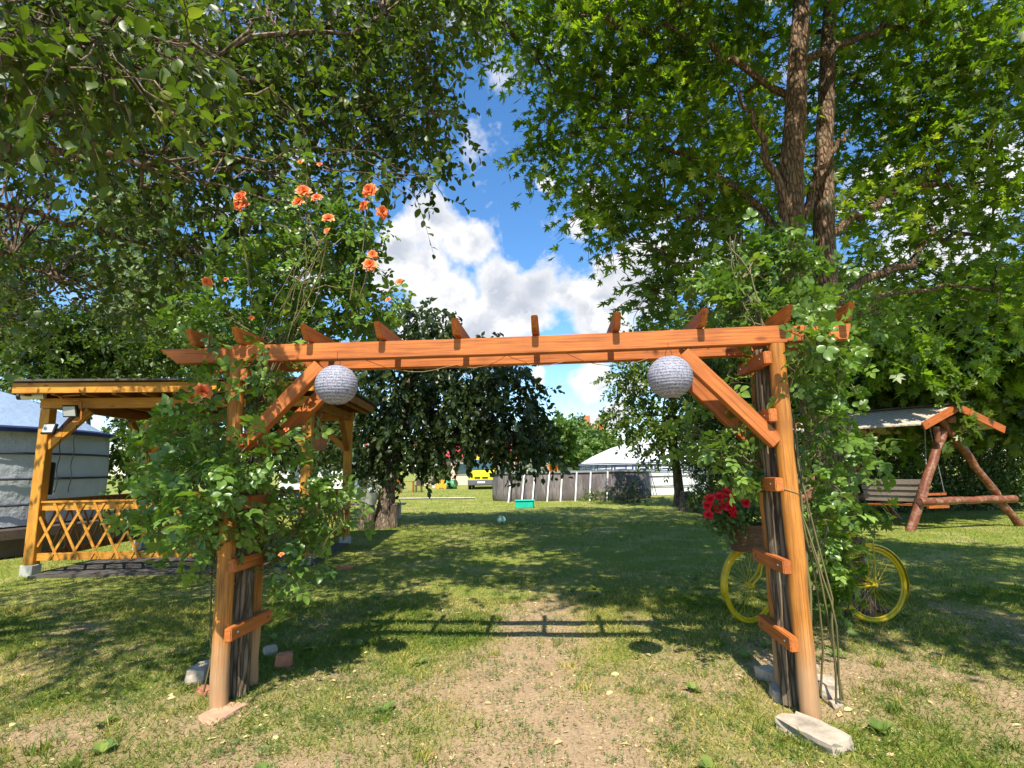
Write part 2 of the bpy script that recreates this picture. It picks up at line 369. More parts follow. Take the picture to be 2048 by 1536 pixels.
# ------------------------------------------------------------ leaves (numpy)
def tri(faces): return np.array(faces, dtype=np.int64)
T_OVAL = (np.array([(0,0,0),(0,.36,-.02),(0,.72,-.03),(0,1,-.13),(-.22,.26,.05),(-.27,.62,.05),(.22,.26,.05),(.27,.62,.05)], float),
          tri([(0,1,4),(1,5,4),(1,2,5),(2,3,5),(0,6,1),(1,6,7),(1,7,2),(2,7,3)]))
T_OVAL2 = (np.array([(0,0,0),(0,.33,-.02),(0,.68,-.03),(0,1,-.14),(-.13,.10,.03),(-.26,.34,.06),(-.27,.60,.06),(-.15,.85,-.02),(.13,.10,.03),(.26,.34,.06),(.27,.60,.06),(.15,.85,-.02)], float),
          tri([(0,1,4),(1,5,4),(1,2,6),(1,6,5),(2,7,6),(2,3,7),(0,8,1),(1,8,9),(1,10,2),(1,9,10),(2,10,11),(2,11,3)]))
T_SIMPLE = (np.array([(0,0,0),(-.3,.5,.06),(0,1,-.06),(.3,.5,.06)], float), tri([(0,3,2),(0,2,1)]))
T_NEED = (np.array([(0,0,0),(-.16,.55,.03),(0,1,0),(.16,.5,-.03)], float), tri([(0,3,2),(0,2,1)]))
mp = [(0,.0),(.06,.10),(.40,-.08),(.26,.16),(.44,.17),(.66,.34),(.40,.36),(.24,.40),(.40,.56),(.56,.78),(.32,.66),(.15,.54),(.17,.72),(.12,.88),(0,1.14)]
mp = mp+[(-x, y) for x, y in mp[-2:0:-1]]
T_MAPLE = (np.array([(0,.34,.03)]+[(x, y, -.05*abs(x)-.04*y*y) for x, y in mp], float), tri([(0, i+1, (i+1) % len(mp)+1) for i in range(len(mp))]))
mpl = [(0,0),(.40,-.04),(.62,.30),(.30,.34),(.50,.72),(.20,.58),(0,1.05),(-.20,.58),(-.50,.72),(-.30,.34),(-.62,.30),(-.40,-.04)]
T_MAPLE2 = (np.array([(0,.34,.04)]+[(x, y, -.06*abs(x)) for x, y in mpl], float), tri([(0, i+1, (i+1) % len(mpl)+1) for i in range(len(mpl))]))
def compound(tmpl, spec):
    vs = []; fs = []; k = 0
    for x, y, a, s, z in spec:
        v = tmpl[0]*s; c, q = math.cos(a), math.sin(a)
        v = np.column_stack((v[:, 0]*c+v[:, 1]*q, -v[:, 0]*q+v[:, 1]*c, v[:, 2]+z))+np.array([x, y, 0])
        vs.append(v); fs.append(tmpl[1]+k); k += len(v)
    return np.vstack(vs), np.vstack(fs)
T_OVALW = (T_OVAL2[0]*np.array([1.12, 1, 1]), T_OVAL2[1])
T_ROSE = compound((T_OVAL2[0]*np.array([1.3, 1, 1.5]), T_OVAL2[1]), [(0,.66,.1,.50,-.03),(.02,.58,1.15,.44,.02),(-.02,.54,-1.05,.44,-.02),(.02,.22,1.25,.36,.05),(-.02,.18,-1.3,.36,-.02)])
T_CLOV = compound(T_SIMPLE, [(0,0,0,.6,0),(0,0,2.1,.6,.02),(0,0,-2.1,.6,0)])
bl = []
T_BLADE = (np.array([(-.05,0,0),(.05,0,0),(-.042,.45,.05),(.042,.45,.05),(0,1,.28)], float), tri([(0,1,3),(0,3,2),(2,3,4)]))
def unit(a): return a/(np.linalg.norm(a, axis=-1, keepdims=True)+1e-9)
class Leaves:
    def __init__(s): s.V = []; s.Fc = []; s.A = []; s.n = 0
    def add(s, pos, d, nrm, size, tmpl, rnd=None):
        N = len(pos)
        if N == 0: return
        tv, tf = tmpl; d = unit(d); x = unit(np.cross(d, nrm)); z = np.cross(x, d)
        sz = np.broadcast_to(size, (N,))[:, None, None]
        v = pos[:, None, :]+sz*(tv[None, :, 0:1]*x[:, None, :]+tv[None, :, 1:2]*d[:, None, :]+tv[None, :, 2:3]*z[:, None, :])
        k = len(tv); s.V.append(v.reshape(-1, 3))
        s.Fc.append((tf[None]+(np.arange(N)*k)[:, None, None]+s.n).reshape(-1, 3)); s.n += N*k
        if rnd is None: rnd = R.rand(N)
        s.A.append(np.repeat(rnd, k))
    def build(s, name, mat_, parent=None, origin=None, kind=None):
        V = np.vstack(s.V); Fc = np.vstack(s.Fc); A = np.concatenate(s.A)
        if origin is None: origin = WL[parent.name] if parent else np.zeros(3)
        V = V-np.array(origin); me = bpy.data.meshes.new(name)
        me.vertices.add(len(V)); me.vertices.foreach_set('co', V.astype(np.float32).ravel())
        me.loops.add(Fc.size); me.loops.foreach_set('vertex_index', Fc.astype(np.int32).ravel())
        me.polygons.add(len(Fc)); me.polygons.foreach_set('loop_start', np.arange(0, Fc.size, 3, dtype=np.int32))
        at = me.attributes.new('rnd', 'FLOAT', 'POINT'); at.data.foreach_set('value', A.astype(np.float32))
        me.update(); me.shade_smooth(); o = link(name, me, mat_, parent, origin)
        if kind: o['kind'] = kind
        return o
def ball(n):
    v = R.randn(n, 3); v /= np.linalg.norm(v, axis=1)[:, None]; return v*(R.rand(n, 1)**(1/2.4))
def clump(LV, tw, c, r, ntw, K, ls, tmpl, L=.45, droop=.5, up=.9, twr=.003, shell=0., hang=.3, bias=0.):
    """ntw leafy twigs inside an ellipsoid of radii r round c"""
    c = np.array(c, float); r = np.array(r, float) if np.ndim(r) else np.array([r]*3, float)
    b = ball(ntw)
    if shell: b = b/np.linalg.norm(b, axis=1)[:, None]*(1-shell*R.rand(ntw, 1))
    s0 = c+b*r; o = unit(unit(b)*.8+R.randn(ntw, 3)*.55+np.array([0, 0, -droop]))
    ln = L*(.6+.8*R.rand(ntw)); t = (np.arange(K)+.6)/K
    pos = s0[:, None, :]+o[:, None, :]*(ln[:, None]*t)[:, :, None]; pos[:, :, 2] -= (ln[:, None]*t**2)*hang
    pos = pos.reshape(-1, 3); N = len(pos)
    od = np.repeat(o, K, axis=0); sd = unit(np.cross(od, R.randn(N, 3)))
    ld = unit(sd*.9+od*.6+R.randn(N, 3)*.25+np.array([0, 0, -droop*.7]))
    nr = unit(np.array([0, 0, 1.])*up+R.randn(N, 3)*.55)
    tone = np.repeat(R.rand(ntw), K)*.4+R.rand(N)*.6+bias
    LV.add(pos, ld, nr, ls*(.65+.6*R.rand(N)), tmpl, np.clip(tone, 0, 1))
    if tw is not None:
        for i in range(ntw):
            e = s0[i]+o[i]*ln[i]; e[2] -= ln[i]*hang; mid = (s0[i]+s0[i]+o[i]*ln[i])/2
            tw.tube([s0[i], mid-[0, 0, ln[i]*hang*.25], e], [twr*1.6, twr, twr*.5], 3, cap=False)
    return s0
def curve(p0, p1, sag=0., wob=.05, n=8):
    p0 = np.array(p0, float); p1 = np.array(p1, float); t = np.linspace(0, 1, n)[:, None]
    L = np.linalg.norm(p1-p0); p = p0+(p1-p0)*t; p[:, 2] += (sag*L*4*t*(1-t))[:, 0]
    j = R.randn(n, 3)*wob*L*.3; j[0] = 0; j[-1] = 0; return p+j
def limbs(tw, path, c, r0_, s0, nsub=7, wob=.1, sag=.06, at=None):
    """a limb from the nearest lower point of path to the clump centre, then forks to twigs"""
    path = np.array(path, float); c = np.array(c, float)
    if at is None:
        sc = np.linalg.norm(path-c, axis=1)+np.maximum(0, path[:, 2]-c[2]+.1)*2.5; at = path[int(sc.argmin())]
    cv = curve(at, c, sag, wob, 9); tw.tube(cv, np.linspace(r0_, r0_*.35, 9), 6, cap=False)
    idx = R.choice(len(s0), min(nsub, len(s0)), replace=False)
    for i in idx:
        q = cv[R.randint(4, 9)]; tw.tube(curve(q, s0[i], .04, .12, 6), np.linspace(r0_*.32, .004, 6), 4, cap=False)

# ------------------------------------------------------------ ground
def vn(x, y, s, seed=0.):      # vectorised value noise, several octaves
    out = 0; amp = 1; tot = 0
    for o in range(4):
        X = x*s*2**o+seed*17.3+o*31.7; Yv = y*s*2**o-seed*9.1+o*11.3; xi = np.floor(X); yi = np.floor(Yv); fx = X-xi; fy = Yv-yi
        fx = fx*fx*(3-2*fx); fy = fy*fy*(3-2*fy)
        h = lambda a, b: (np.abs(np.sin(a*127.1+b*311.7+o*5.3)*43758.5453)) % 1.
        v = h(xi, yi)*(1-fx)*(1-fy)+h(xi+1, yi)*fx*(1-fy)+h(xi, yi+1)*(1-fx)*fy+h(xi+1, yi+1)*fx*fy
        out = out+v*amp; tot += amp; amp *= .55
    return out/tot
def green(x, y):
    """how grassy the soil is: bare path through the arch, patchy lawn elsewhere, full lawn far off"""
    g = .60+.75*(vn(x, y, 1.25, 1)-.5)*2*.8
    g = g+np.clip((y-5.)/7, 0, .55)
    pw = .38+.05*y*0; cx = .18+(y-3.5)*.02+.12*np.sin(y*1.1)
    path = np.exp(-((x-cx)/(.38+np.clip(4.2-y, 0, 2)*.22))**2)*np.clip((7.6-y)/2.2, 0, 1)
    g = g-path*.66
    g = g-np.exp(-((x+1.1)**2/.5+(y-2.9)**2/.2))*.25-np.exp(-((x-2.4)**2/.8+(y-4.3)**2/.4))*.2-np.exp(-((x+2.6)**2/.9+(y-3.4)**2/.25))*.3
    return np.clip(g, 0, 1)
def gz(x, y):
    return (vn(x, y, .8, 4)-.5)*.045*np.clip(1.3-y/26, 0, 1)+(vn(x, y, 5., 5)-.5)*.016
xs = np.unique(np.round(np.concatenate((np.linspace(-6, 6, 221), np.linspace(-16, 16, 121), np.linspace(-60, 60, 61), np.linspace(-900, 900, 31))), 3))
ys = np.unique(np.round(np.concatenate((np.linspace(1.2, 8, 150), np.linspace(8, 20, 70), np.linspace(20, 60, 41), np.linspace(-30, 1.2, 21), np.linspace(60, 1500, 25), [-300])), 3))
gx, gy = np.meshgrid(xs, ys); near = np.exp(-(np.maximum(0, np.hypot(gx, gy)-30)/20)**2)
gv = np.column_stack((gx.ravel(), gy.ravel(), (gz(gx, gy)*near).ravel()))
nx = len(xs); ii = np.arange(nx-1); gf = []
for j in range(len(ys)-1):
    a = j*nx+ii; gf.append(np.column_stack((a, a+1, a+nx+1, a+nx)))
gf = np.vstack(gf)
me = bpy.data.meshes.new('ground'); me.vertices.add(len(gv)); me.vertices.foreach_set('co', gv.astype(np.float32).ravel())
me.loops.add(gf.size); me.loops.foreach_set('vertex_index', gf.astype(np.int32).ravel())
me.polygons.add(len(gf)); me.polygons.foreach_set('loop_start', np.arange(0, gf.size, 4, dtype=np.int32))
at = me.attributes.new('green', 'FLOAT', 'POINT'); at.data.foreach_set('value', (green(gv[:, 0], gv[:, 1])*(.80+.2*np.clip((gv[:, 1]-5)/3, 0, 1))).astype(np.float32))
me.update(); me.shade_smooth(); tag(link('ground', me, M_GROUND, None, (0, 0, 0)), kind='structure')
def scatter(n, x0, x1, y0, y1, dens, power=1.3):
    x = R.uniform(x0, x1, n*3); y = y0+(y1-y0)*R.rand(n*3)**power; k = (np.abs(x) < y*1.12+.6) & (R.rand(n*3) < dens(x, y))
    x = x[k][:n]; y = y[k][:n]; return np.column_stack((x, y, gz(x, y)-.003))
# grass: short blades, more of them and greener where the turf closes
LV = Leaves()
def blades(p, h, tone, lean=.8):
    N = len(p); d = unit(np.column_stack((R.randn(N)*lean, R.randn(N)*lean, np.ones(N)))); nr = unit(np.column_stack((R.randn(N), R.randn(N), R.randn(N)*.2)))
    LV.add(p, d, nr, h, T_BLADE, tone)
def tone(p, bias=0):
    t = vn(p[:, 0], p[:, 1], .9, 9); straw = np.clip((t-.43)*5, 0, 1)*(p[:, 1] < 9)
    return np.clip(R.rand(len(p))*.55+straw*.45*R.rand(len(p))*1.5+bias, 0, 1)
p = scatter(190000, -7, 7, 1.7, 6.6, lambda x, y: green(x, y)**1.25*1.3+.03, 1.15); blades(p, .018+.038*R.rand(len(p))*(.5+green(p[:, 0], p[:, 1])), tone(p), 1.0)
p = scatter(95000, -15, 15, 6., 15, lambda x, y: green(x, y)**1.3, 1.1); blades(p, .03+.04*R.rand(len(p)), tone(p, -.02), .9)
p = scatter(60000, -26, 26, 14., 40, lambda x, y: green(x, y), 1.3); blades(p, .05+.07*R.rand(len(p)), tone(p, .05), .7)
k = 750; cxy = scatter(k, -6, 6, 1.9, 7, lambda x, y: .25+green(x, y), 1.2)
for q in cxy:       # taller tufts
    N = R.randint(6, 34); pp = q+np.column_stack((R.randn(N)*.03, R.randn(N)*.03, np.zeros(N))); blades(pp, .03+.06*R.rand()*(.5+.5*R.rand(N)), np.clip(R.rand(N)*.5+(R.rand() < .38)*.42, 0, 1), .55)
tag(LV.build('grass', GRASS), 'short green and straw coloured grass growing over the yard', 'grass', kind='stuff')
LV = Leaves()
cxy = scatter(2600, -6, 6, 1.9, 8, lambda x, y: .22+np.clip((vn(x, y, 1.7, 3)-.45)*4, 0, 1), 1.2)
for q in cxy:
    N = R.randint(8, 34); sg = .02+.05*R.rand(); xy = q[:2]+R.randn(N, 2)*sg; pp = np.column_stack((xy, gz(xy[:, 0], xy[:, 1])+.006+.022*R.rand(N)))
    d = np.column_stack((R.randn(N), R.randn(N), .5+.3*R.rand(N))); nr = unit(np.column_stack((R.randn(N)*.35, R.randn(N)*.35, np.ones(N))))
    LV.add(pp, d, nr, .010+.012*R.rand(N), T_CLOV, np.clip(R.rand(N)*.9, 0, 1))
for q in scatter(46, -5.5, 5.5, 2.1, 7.5, lambda x, y: .6+0*x, 1.2):      # plantain and dandelion rosettes
    N = R.randint(5, 10); a = R.rand(N)*6.28; d = np.column_stack((np.cos(a), np.sin(a), .35+.5*R.rand(N)))
    LV.add(np.repeat(q[None], N, 0)+[0, 0, .01], d, np.column_stack((-np.cos(a)*.3, -np.sin(a)*.3, np.ones(N))), .045+.06*R.rand(N), T_OVAL, .5+.5*R.rand(N))
tag(LV.build('clover', CLOVER), 'low clover and broad leaved weeds between the grass', 'weeds', kind='stuff')
LV = Leaves(); p = scatter(48000, -7, 7, 1.9, 8.5, lambda x, y: .3+vn(x, y, 2., 8)*.8, 1.2)
p[:, 2] += .006; a = R.rand(len(p))*6.28; d = np.column_stack((np.cos(a), np.sin(a), R.randn(len(p))*.18))
LV.add(p, d, unit(np.column_stack((R.randn(len(p))*.35, R.randn(len(p))*.35, np.ones(len(p))))), .007+.022*R.rand(len(p))**3+.003, T_OVAL, R.rand(len(p))**.8*.93)
p = scatter(260, -5, 5, 2.0, 8., lambda x, y: 1+0*x, 1.2); p[:, 2] += .012; a = R.rand(len(p))*6.28
LV.add(p, np.column_stack((np.cos(a), np.sin(a), R.randn(len(p))*.2)), unit(np.column_stack((R.randn(len(p))*.3, R.randn(len(p))*.3, np.ones(len(p))))), .035+.03*R.rand(len(p)), T_OVAL, .7+.3*R.rand(len(p)))
tag(LV.build('leaf_litter', DRY), 'dry brown leaves and bits scattered over the bare soil', 'leaf litter', kind='stuff')
# pale trodden path far across the lawn
mb = MB(); a = G(560, 1000); b = G(950, 997); c0 = np.linspace(0, 1, 14)
for i in range(13):
    p0 = a+(b-a)*c0[i]; p1 = a+(b-a)*c0[i+1]
    mb.add([(p0[0], p0[1]-.35+.1*math.sin(i*2), .045), (p1[0], p1[1]-.35+.1*math.sin(i*2+2), .045), (p1[0], p1[1]+.45, .045), (p0[0], p0[1]+.45, .045)], [(0, 1, 2, 3)])
tag(obj('path', mb, plain('pale_sand', (.55,.47,.36), .9)), kind='structure')

# ------------------------------------------------------------ pergola
A0 = np.array([-1.93, 3.745, 0]); B0 = np.array([1.727, 3.452, 0]); BX = (B0-A0)/np.linalg.norm(B0-A0); BY = np.array([-BX[1], BX[0], 0]); UZ = np.array([0, 0, 1.])
def Q(s, t, z): return A0+BX*s+BY*t+UZ*z          # s along the beam from the left post, t back, z up
LP = np.linalg.norm(B0-A0); ZB = 2.27; BH = .118; DP = .37
pg = empty('pergola', Q(LP/2, DP/2, 0), 'orange stained timber arch pergola spanning the footpath, roses on both legs', 'pergola')
def roundpost(x, t, r, mat_, name, jit=.0, zt=ZB, flat=.0, lean=(0, 0)):
    mb = MB(); N = 14; zs = np.linspace(0.02, zt, N)
    for_ = [Q(x, t, z)+BX*lean[0]*z+BY*lean[1]*z+R.randn(3)*.0025*np.array([1, 1, 0]) for z in zs]
    mb.tube(for_, r*np.linspace(1.04, .93, N)*(1+R.randn(N)*.012), 20, jit=jit); return obj(name, mb, mat_, pg, smooth=True, origin=Q(x, t, 0))
for s_, sgn in ((0., 1), (LP, -1)):
    roundpost(s_, 0, .054, W_ORG, 'post')
    roundpost(s_, DP, .050, W_ORG, 'post')
    roundpost(s_+sgn*.03, DP*.5, .060, BARKL, 'bark_log', jit=.22)
for t_ in (0., DP):
    timber('beam', Q(-.06, t_, ZB+BH/2), Q(LP+.06, t_, ZB+BH/2), .075, BH, W_RED, pg, bow=-.012)
    timber('beam_end', Q(-.58, t_+.003, ZB+BH/2-.004), Q(-.062, t_+.003, ZB+BH/2-.004), .07, BH-.012, W_RED, pg, cuts=(.14, 0))
    timber('beam_end', Q(LP+.062, t_+.003, ZB+BH/2+.003), Q(LP+.47, t_+.003, ZB+BH/2+.003), .07, BH-.012, W_RED, pg, cuts=(0, .03))
RZ = ZB+BH
for i, px in enumerate((372, 470, 612, 762, 916, 1072, 1230, 1392, 1545, 1655)):
    s_ = ((P(px, 690, 3.6)-A0)@BX)
    timber('rafter', Q(s_, -.17, RZ+.048), Q(s_+R.randn()*.008, DP+.17, RZ+.048), .045, .096, W_RED, pg, cuts=(.07, .07))
# knee braces, front and rear
for t_ in (0., DP):
    for s_, sgn in ((0., 1), (LP, -1)):
        z0 = 1.66 if sgn > 0 else 1.62
        timber('brace', Q(s_+sgn*.05, t_+.002, z0+.01), Q(s_+sgn*.60, t_+.002, ZB-.055+.012), .07, .095, W_RED, pg, up=UZ, cuts=(-.0, .0))
# rungs across the inner face of each leg
for s_, sgn, zs in ((0., 1, (.47, .90, 1.30, 1.72, 2.17)), (LP, -1, (.44, .88, 1.37, 1.80, 2.17))):
    for z in zs:
        r_ = timber('rung', Q(s_+sgn*.084, -.075, z), Q(s_+sgn*.084, DP+.075, z), .05, .085, W_RED, pg, bev=.006)
        for t_ in (0., DP):
            mb = MB(); c = Q(s_+sgn*(.084+.025), t_, z); mb.tube([c, c+BX*sgn*.008], .008, 8)
            obj('bolt_head', mb, M_GREYP, r_)
mb = MB()     # string draped between the beams and round the posts
for (sa, ta, sb, tb) in ((.9, .04, 1.5, DP-.04), (1.9, .04, 2.3, DP-.04), (2.3, .04, 2.9, DP-.04), (1.5, DP-.04, 1.9, .04)):
    mb = MB(); mb.tube(curve(Q(sa, ta, ZB-.002), Q(sb, tb, ZB-.002), -.10, .02, 9), .0022, 4); obj('string', mb, M_WIRE, pg)
mb = MB(); th = np.linspace(0, 6.6, 20); c = Q(LP, 0, 1.42)
mb.tube([c+np.array([math.cos(a)*.056, math.sin(a)*.056, -.02*a]) for a in th], .0022, 4)
obj('string', mb, M_WIRE, pg)

# ------------------------------------------------------------ lanterns
def lantern(px, py, rp, Y, lab):
    c = P(px, py, Y); r = rp*Y/F*.985; root = empty('paper_lantern', c-[0, 0, r], lab, 'lantern', 'round fabric lanterns hung under the pergola beam')
    th = np.linspace(.16, math.pi-.16, 47); prof = []
    for i, t in enumerate(th):
        rr = r*(1+(.004 if i % 2 else -.003)); prof.append((rr*math.sin(t), -r*.97*math.cos(t)))
    mb = MB().lathe(prof, c, 48); obj('shade', mb, M_LANT, root, smooth=True, origin=c)
    for zz in (-1, 1):
        mb = MB(); a = np.linspace(0, 2*math.pi, 25); mb.tube([c+np.array([math.cos(q)*r*.16, math.sin(q)*r*.16, zz*r*.96]) for q in a], .003, 5, cap=False); obj('ring', mb, M_DARKM, root)
    mb = MB(); a = np.linspace(0, math.pi, 13); top = c+[0, 0, r*.96]
    mb.tube([top+np.array([math.cos(q)*r*.16, 0, math.sin(q)*.045]) for q in a], .0018, 4)
    obj('handle', mb, M_DARKM, root)
    mb = MB(); hk = np.array([c[0], c[1], 0]); zt = ZB+.0
    mb.tube([top+[0, 0, .045], np.array([top[0], top[1], max(zt, top[2]+.06)])], .0016, 4); obj('hanging_wire', mb, M_DARKM, root)
    mb = MB()      # the small lamp unit seen as a shadow inside the base
    mb.lathe([(.001, 0), (r*.15, 0), (r*.15, .03), (.001, .03)], top-[0, 0, .035], 16); obj('lamp_unit', mb, M_GREYP, root)
lantern(673, 770, 42.5, 3.46, 'grey round fabric lantern, the smaller looking one beside the orange roses')
lantern(1340, 754, 45.5, 3.36, 'grey round fabric lantern hanging by the brace beside the red geraniums')

# ------------------------------------------------------------ stones at the post feet
def rock(name, c, size, mat_, lab, cat, grp, ang=0, blocky=.6, seed=0):
    b = bmesh.new(); bmesh.ops.create_cube(b, size=1.); bmesh.ops.subdivide_edges(b, edges=b.edges, cuts=4, use_grid_fill=True)
    for v in b.verts:
        q = v.co.copy(); s = q.normalized()*.58; v.co = q.lerp(s, 1-blocky)
        nn = mn.noise_vector(q*2.2+Vector((seed*7.1, 3, 1)))*.10+mn.noise_vector(q*6+Vector((seed, 5, 1)))*.035; v.co += nn
    me = bpy.data.meshes.new(name); b.to_mesh(me); b.free()
    for v in me.vertices: v.co.x *= size[0]; v.co.y *= size[1]; v.co.z = (v.co.z+.5)*size[2]
    me.materials.append(mat_); o = bpy.data.objects.new(name, me); COL.objects.link(o)
    o.location = tuple(c); o.rotation_euler = (0, 0, ang); WL[o.name] = np.array(c); return tag(o, lab, cat, grp)
def gp(px, py, dz=-.03): q = G(px, py); q[2] = dz; return q
rock('stone_slab', gp(1628, 1478, -.045), (.20, .36, .11), M_STONE, 'thick cracked stone slab under the right front pergola post', 'stone', None, .42, .88, 1)
for i, (px, py, sz, an, lab) in enumerate([
  (1545, 1365, (.12,.20,.12), .3, 'pale edging stone left of the rear right post, farthest back'), (1560, 1398, (.10,.16,.10), -.2, 'small pale edging stone in front of the dark bark log on the right'),
  (1655, 1385, (.12,.22,.11), -.3, 'pale edging stone right of the right front post'), (1612, 1340, (.16,.10,.08), .1, 'flat edging stone lying behind the right pergola leg'),
  (1672, 1410, (.06,.07,.05), .1, 'little pebble sized stone at the right end of the slab')]):
    rock('edging_stone', gp(px, py), sz, M_STONE, lab, 'stone', 'stones round the right pergola leg', an, .7, i+3)
for i, (px, py, sz, an, lab, mt) in enumerate([
  (395, 1362, (.13,.16,.13), .2, 'brown curved edging stone leftmost of the ring at the left pergola leg', M_STONE), (425, 1340, (.22,.10,.10), .5, 'long shaded edging stone behind the left front post', M_STONE),
  (418, 1388, (.20,.09,.07), -.5, 'reddish edging piece just left of the left front post', M_BRICK), (568, 1335, (.12,.10,.14), .2, 'upright pinkish rock right of the left pergola leg', M_BRICK),
  (540, 1310, (.10,.08,.10), .7, 'dark small rock in the shade behind the left pergola leg', M_STONE)]):
    rock('edging_stone', gp(px, py), sz, mt, lab, 'stone', 'stones round the left pergola leg', an, .55, i+13)
rock('paving_stone', gp(445, 1430, -.05), (.17, .24, .08), M_BRICKP, 'worn sandy coloured slab under the left front pergola post', 'stone', None, -.3, .8, 30)
rock('brick', gp(690, 1138, -.02), (.24, .12, .07), M_BRICK, 'loose red brick lying in the grass right of the left rose', 'brick', None, .2, .95, 31)

# ------------------------------------------------------------ roses
def flower(name, c, r, n_, mat_, parent, axis, lab=None):
    LVf = Leaves(); axis = unit(np.array(axis, float)); a = unit(np.cross(axis, [0.3, .1, 1.])); b = np.cross(axis, a)
    i = np.arange(n_); ph = i*2.399; t = (i+1)/n_; op = .25+1.05*t
    d = np.outer(np.cos(op), axis)+(np.cos(ph)*np.sin(op))[:, None]*a+(np.sin(ph)*np.sin(op))[:, None]*b+R.randn(n_, 3)*.12
    nr = np.outer(np.sin(op), axis)-(np.cos(ph)*np.cos(op))[:, None]*a-(np.sin(ph)*np.cos(op))[:, None]*b
    LVf.add(np.repeat(np.array(c)[None], n_, 0), d, nr, r*(.75+.45*t), (T_OVAL[0]*np.array([1.9, 1, 2.4]), T_OVAL[1]), np.clip(t*.6+R.rand(n_)*.5, 0, 1))
    o = LVf.build(name, mat_, parent)
    if lab: o['label'] = lab
    return o
TOCAM = lambda c: np.array([0, 0, 1.5])-np.array(c)
rl = empty('climbing_rose', Q(-.12, .2, 0), 'climbing rose with orange blooms covering the left pergola leg', 'climbing rose')
LV = Leaves(); tw = MB()
cl = [(400,850,3.9,.30,.22,34),(330,880,4.1,.22,.18,20),(415,800,3.6,.10,.1,7),(430,850,3.6,.12,.1,8),(430,940,3.5,.25,.18,34),(350,960,3.8,.28,.2,30),(290,930,4.0,.16,.12,12),(420,1010,3.5,.24,.2,32),(350,1050,3.8,.26,.2,26),(300,1010,4.0,.16,.16,12),(410,1085,3.7,.2,.14,16),
 (520,905,3.6,.18,.14,20),(600,960,4.05,.24,.2,24),(640,1020,4.1,.22,.2,22),(570,1060,3.95,.24,.18,22),(610,1110,4.1,.2,.14,14),(690,1000,4.3,.14,.12,8),(560,1140,3.9,.14,.12,8),(500,1000,3.75,.14,.2,12),
 (560,740,3.8,.16,.1,8),(500,800,3.9,.14,.12,8),(620,860,4.1,.14,.1,6),(530,790,3.85,.1,.1,6),
 (560,640,3.9,.28,.14,26),(470,630,3.9,.26,.16,22),(640,640,4.1,.24,.16,22),(720,620,4.2,.22,.18,20),(400,620,4.0,.22,.16,14),(620,560,4.0,.28,.2,30),(540,560,3.9,.24,.18,22),(700,540,4.1,.22,.2,22),(470,530,3.9,.2,.18,14),(780,610,4.2,.14,.12,8),
 (640,480,4.0,.26,.2,26),(700,460,4.0,.2,.2,16),(600,430,4.0,.18,.18,14),(740,470,4.0,.14,.16,8),(500,450,3.85,.12,.14,8),(560,500,3.9,.18,.16,12),(620,370,3.9,.1,.1,5),(400,700,3.95,.14,.12,10),(520,700,3.62,.08,.06,5),(545,735,3.6,.07,.06,4),(440,690,3.8,.1,.05,4),(440,700,3.8,.1,.08,5)]
rbase = Q(-.12, .2, .05); spine = [rbase, Q(-.1, .15, .7), Q(-.08, .2, 1.3), Q(.02, .25, 1.9), Q(.1, .2, 2.45), Q(.35, .2, 2.9), Q(.45, .2, 3.2)]
for px, py, Y, rx, rz, nt in cl:
    Y += .25*(py < 700 and px > 330); c = P(px, py, Y); s0 = clump(LV, tw, c, (rx*.8, .14, rz*.75), int(nt*(1.35 if py < 700 else .78)), 3, .128, T_ROSE, L=.15, droop=.2, up=.75, twr=.0022, hang=.2)
    limbs(tw, spine, c, .006, s0, 4, .12)
tw2 = MB()
for k in range(8):
    pts = np.array(spine)+R.randn(len(spine), 3)*[.07, .05, .03]; pts[0] = rbase+R.randn(3)*[.05, .05, 0]
    tt = np.linspace(0, 6, 26); pp = np.column_stack([np.interp(tt, range(7), pts[:, j]) for j in range(3)]); pp[1:-1] = (pp[2:]+pp[:-2]+pp[1:-1])/3; pp[1:-1] = (pp[2:]+pp[:-2]+pp[1:-1])/3; pp[1:-1] = (pp[2:]+pp[:-2]+pp[1:-1])/3; tw2.tube(pp+R.randn(26, 3)*.006, np.linspace(.007, .003, 26)*(1+.5*(k == 0)), 5)
for (a, b) in (((500,640),(478,400)),((610,620),(615,350)),((700,600),(742,395)),((720,600),(742,520)),((420,860),(402,790)),((640,1100),(690,1040)),((545,1190),(620,1090)),((500,560),(470,430))):
    tw2.tube(curve(P(*a, 3.95), P(*b, 3.85), .05, .05, 8), np.linspace(.006, .003, 8), 5)
obj('stem', tw2, STEM, rl, smooth=True); obj('twigs', tw, STEM, rl); LV.build('foliage', L_ROSE, rl)
for px, py, r in [(740,383,16),(729,413,12),(763,425,14),(607,384,15),(597,405,12),(634,397,11),(657,438,12),(655,463,8),(480,397,12),(489,413,13),(472,412,9),(485,388,7),(740,531,14),(745,510,10),(404,784,16),(384,798,10),(413,565,11),(452,560,6),(800,564,8),(503,637,6),(777,600,6),(394,990,7),(600,325,5),(640,330,6),(563,1110,5),(430,990,4),(573,860,5)]:
    c = P(px, py, 3.5 if py > 700 else 3.78); flower('flower' if r > 8 else 'bud', c, r*3.78/F*1.05, 26 if r > 8 else 9, PETAL, rl, unit(TOCAM(c))+np.array([R.randn()*.5, 0, .5+.4*R.rand()]))
rr_ = empty('climbing_rose', Q(LP+.16, .2, 0), 'climbing rose without flowers covering the right pergola leg', 'climbing rose')
LV = Leaves(); tw = MB()
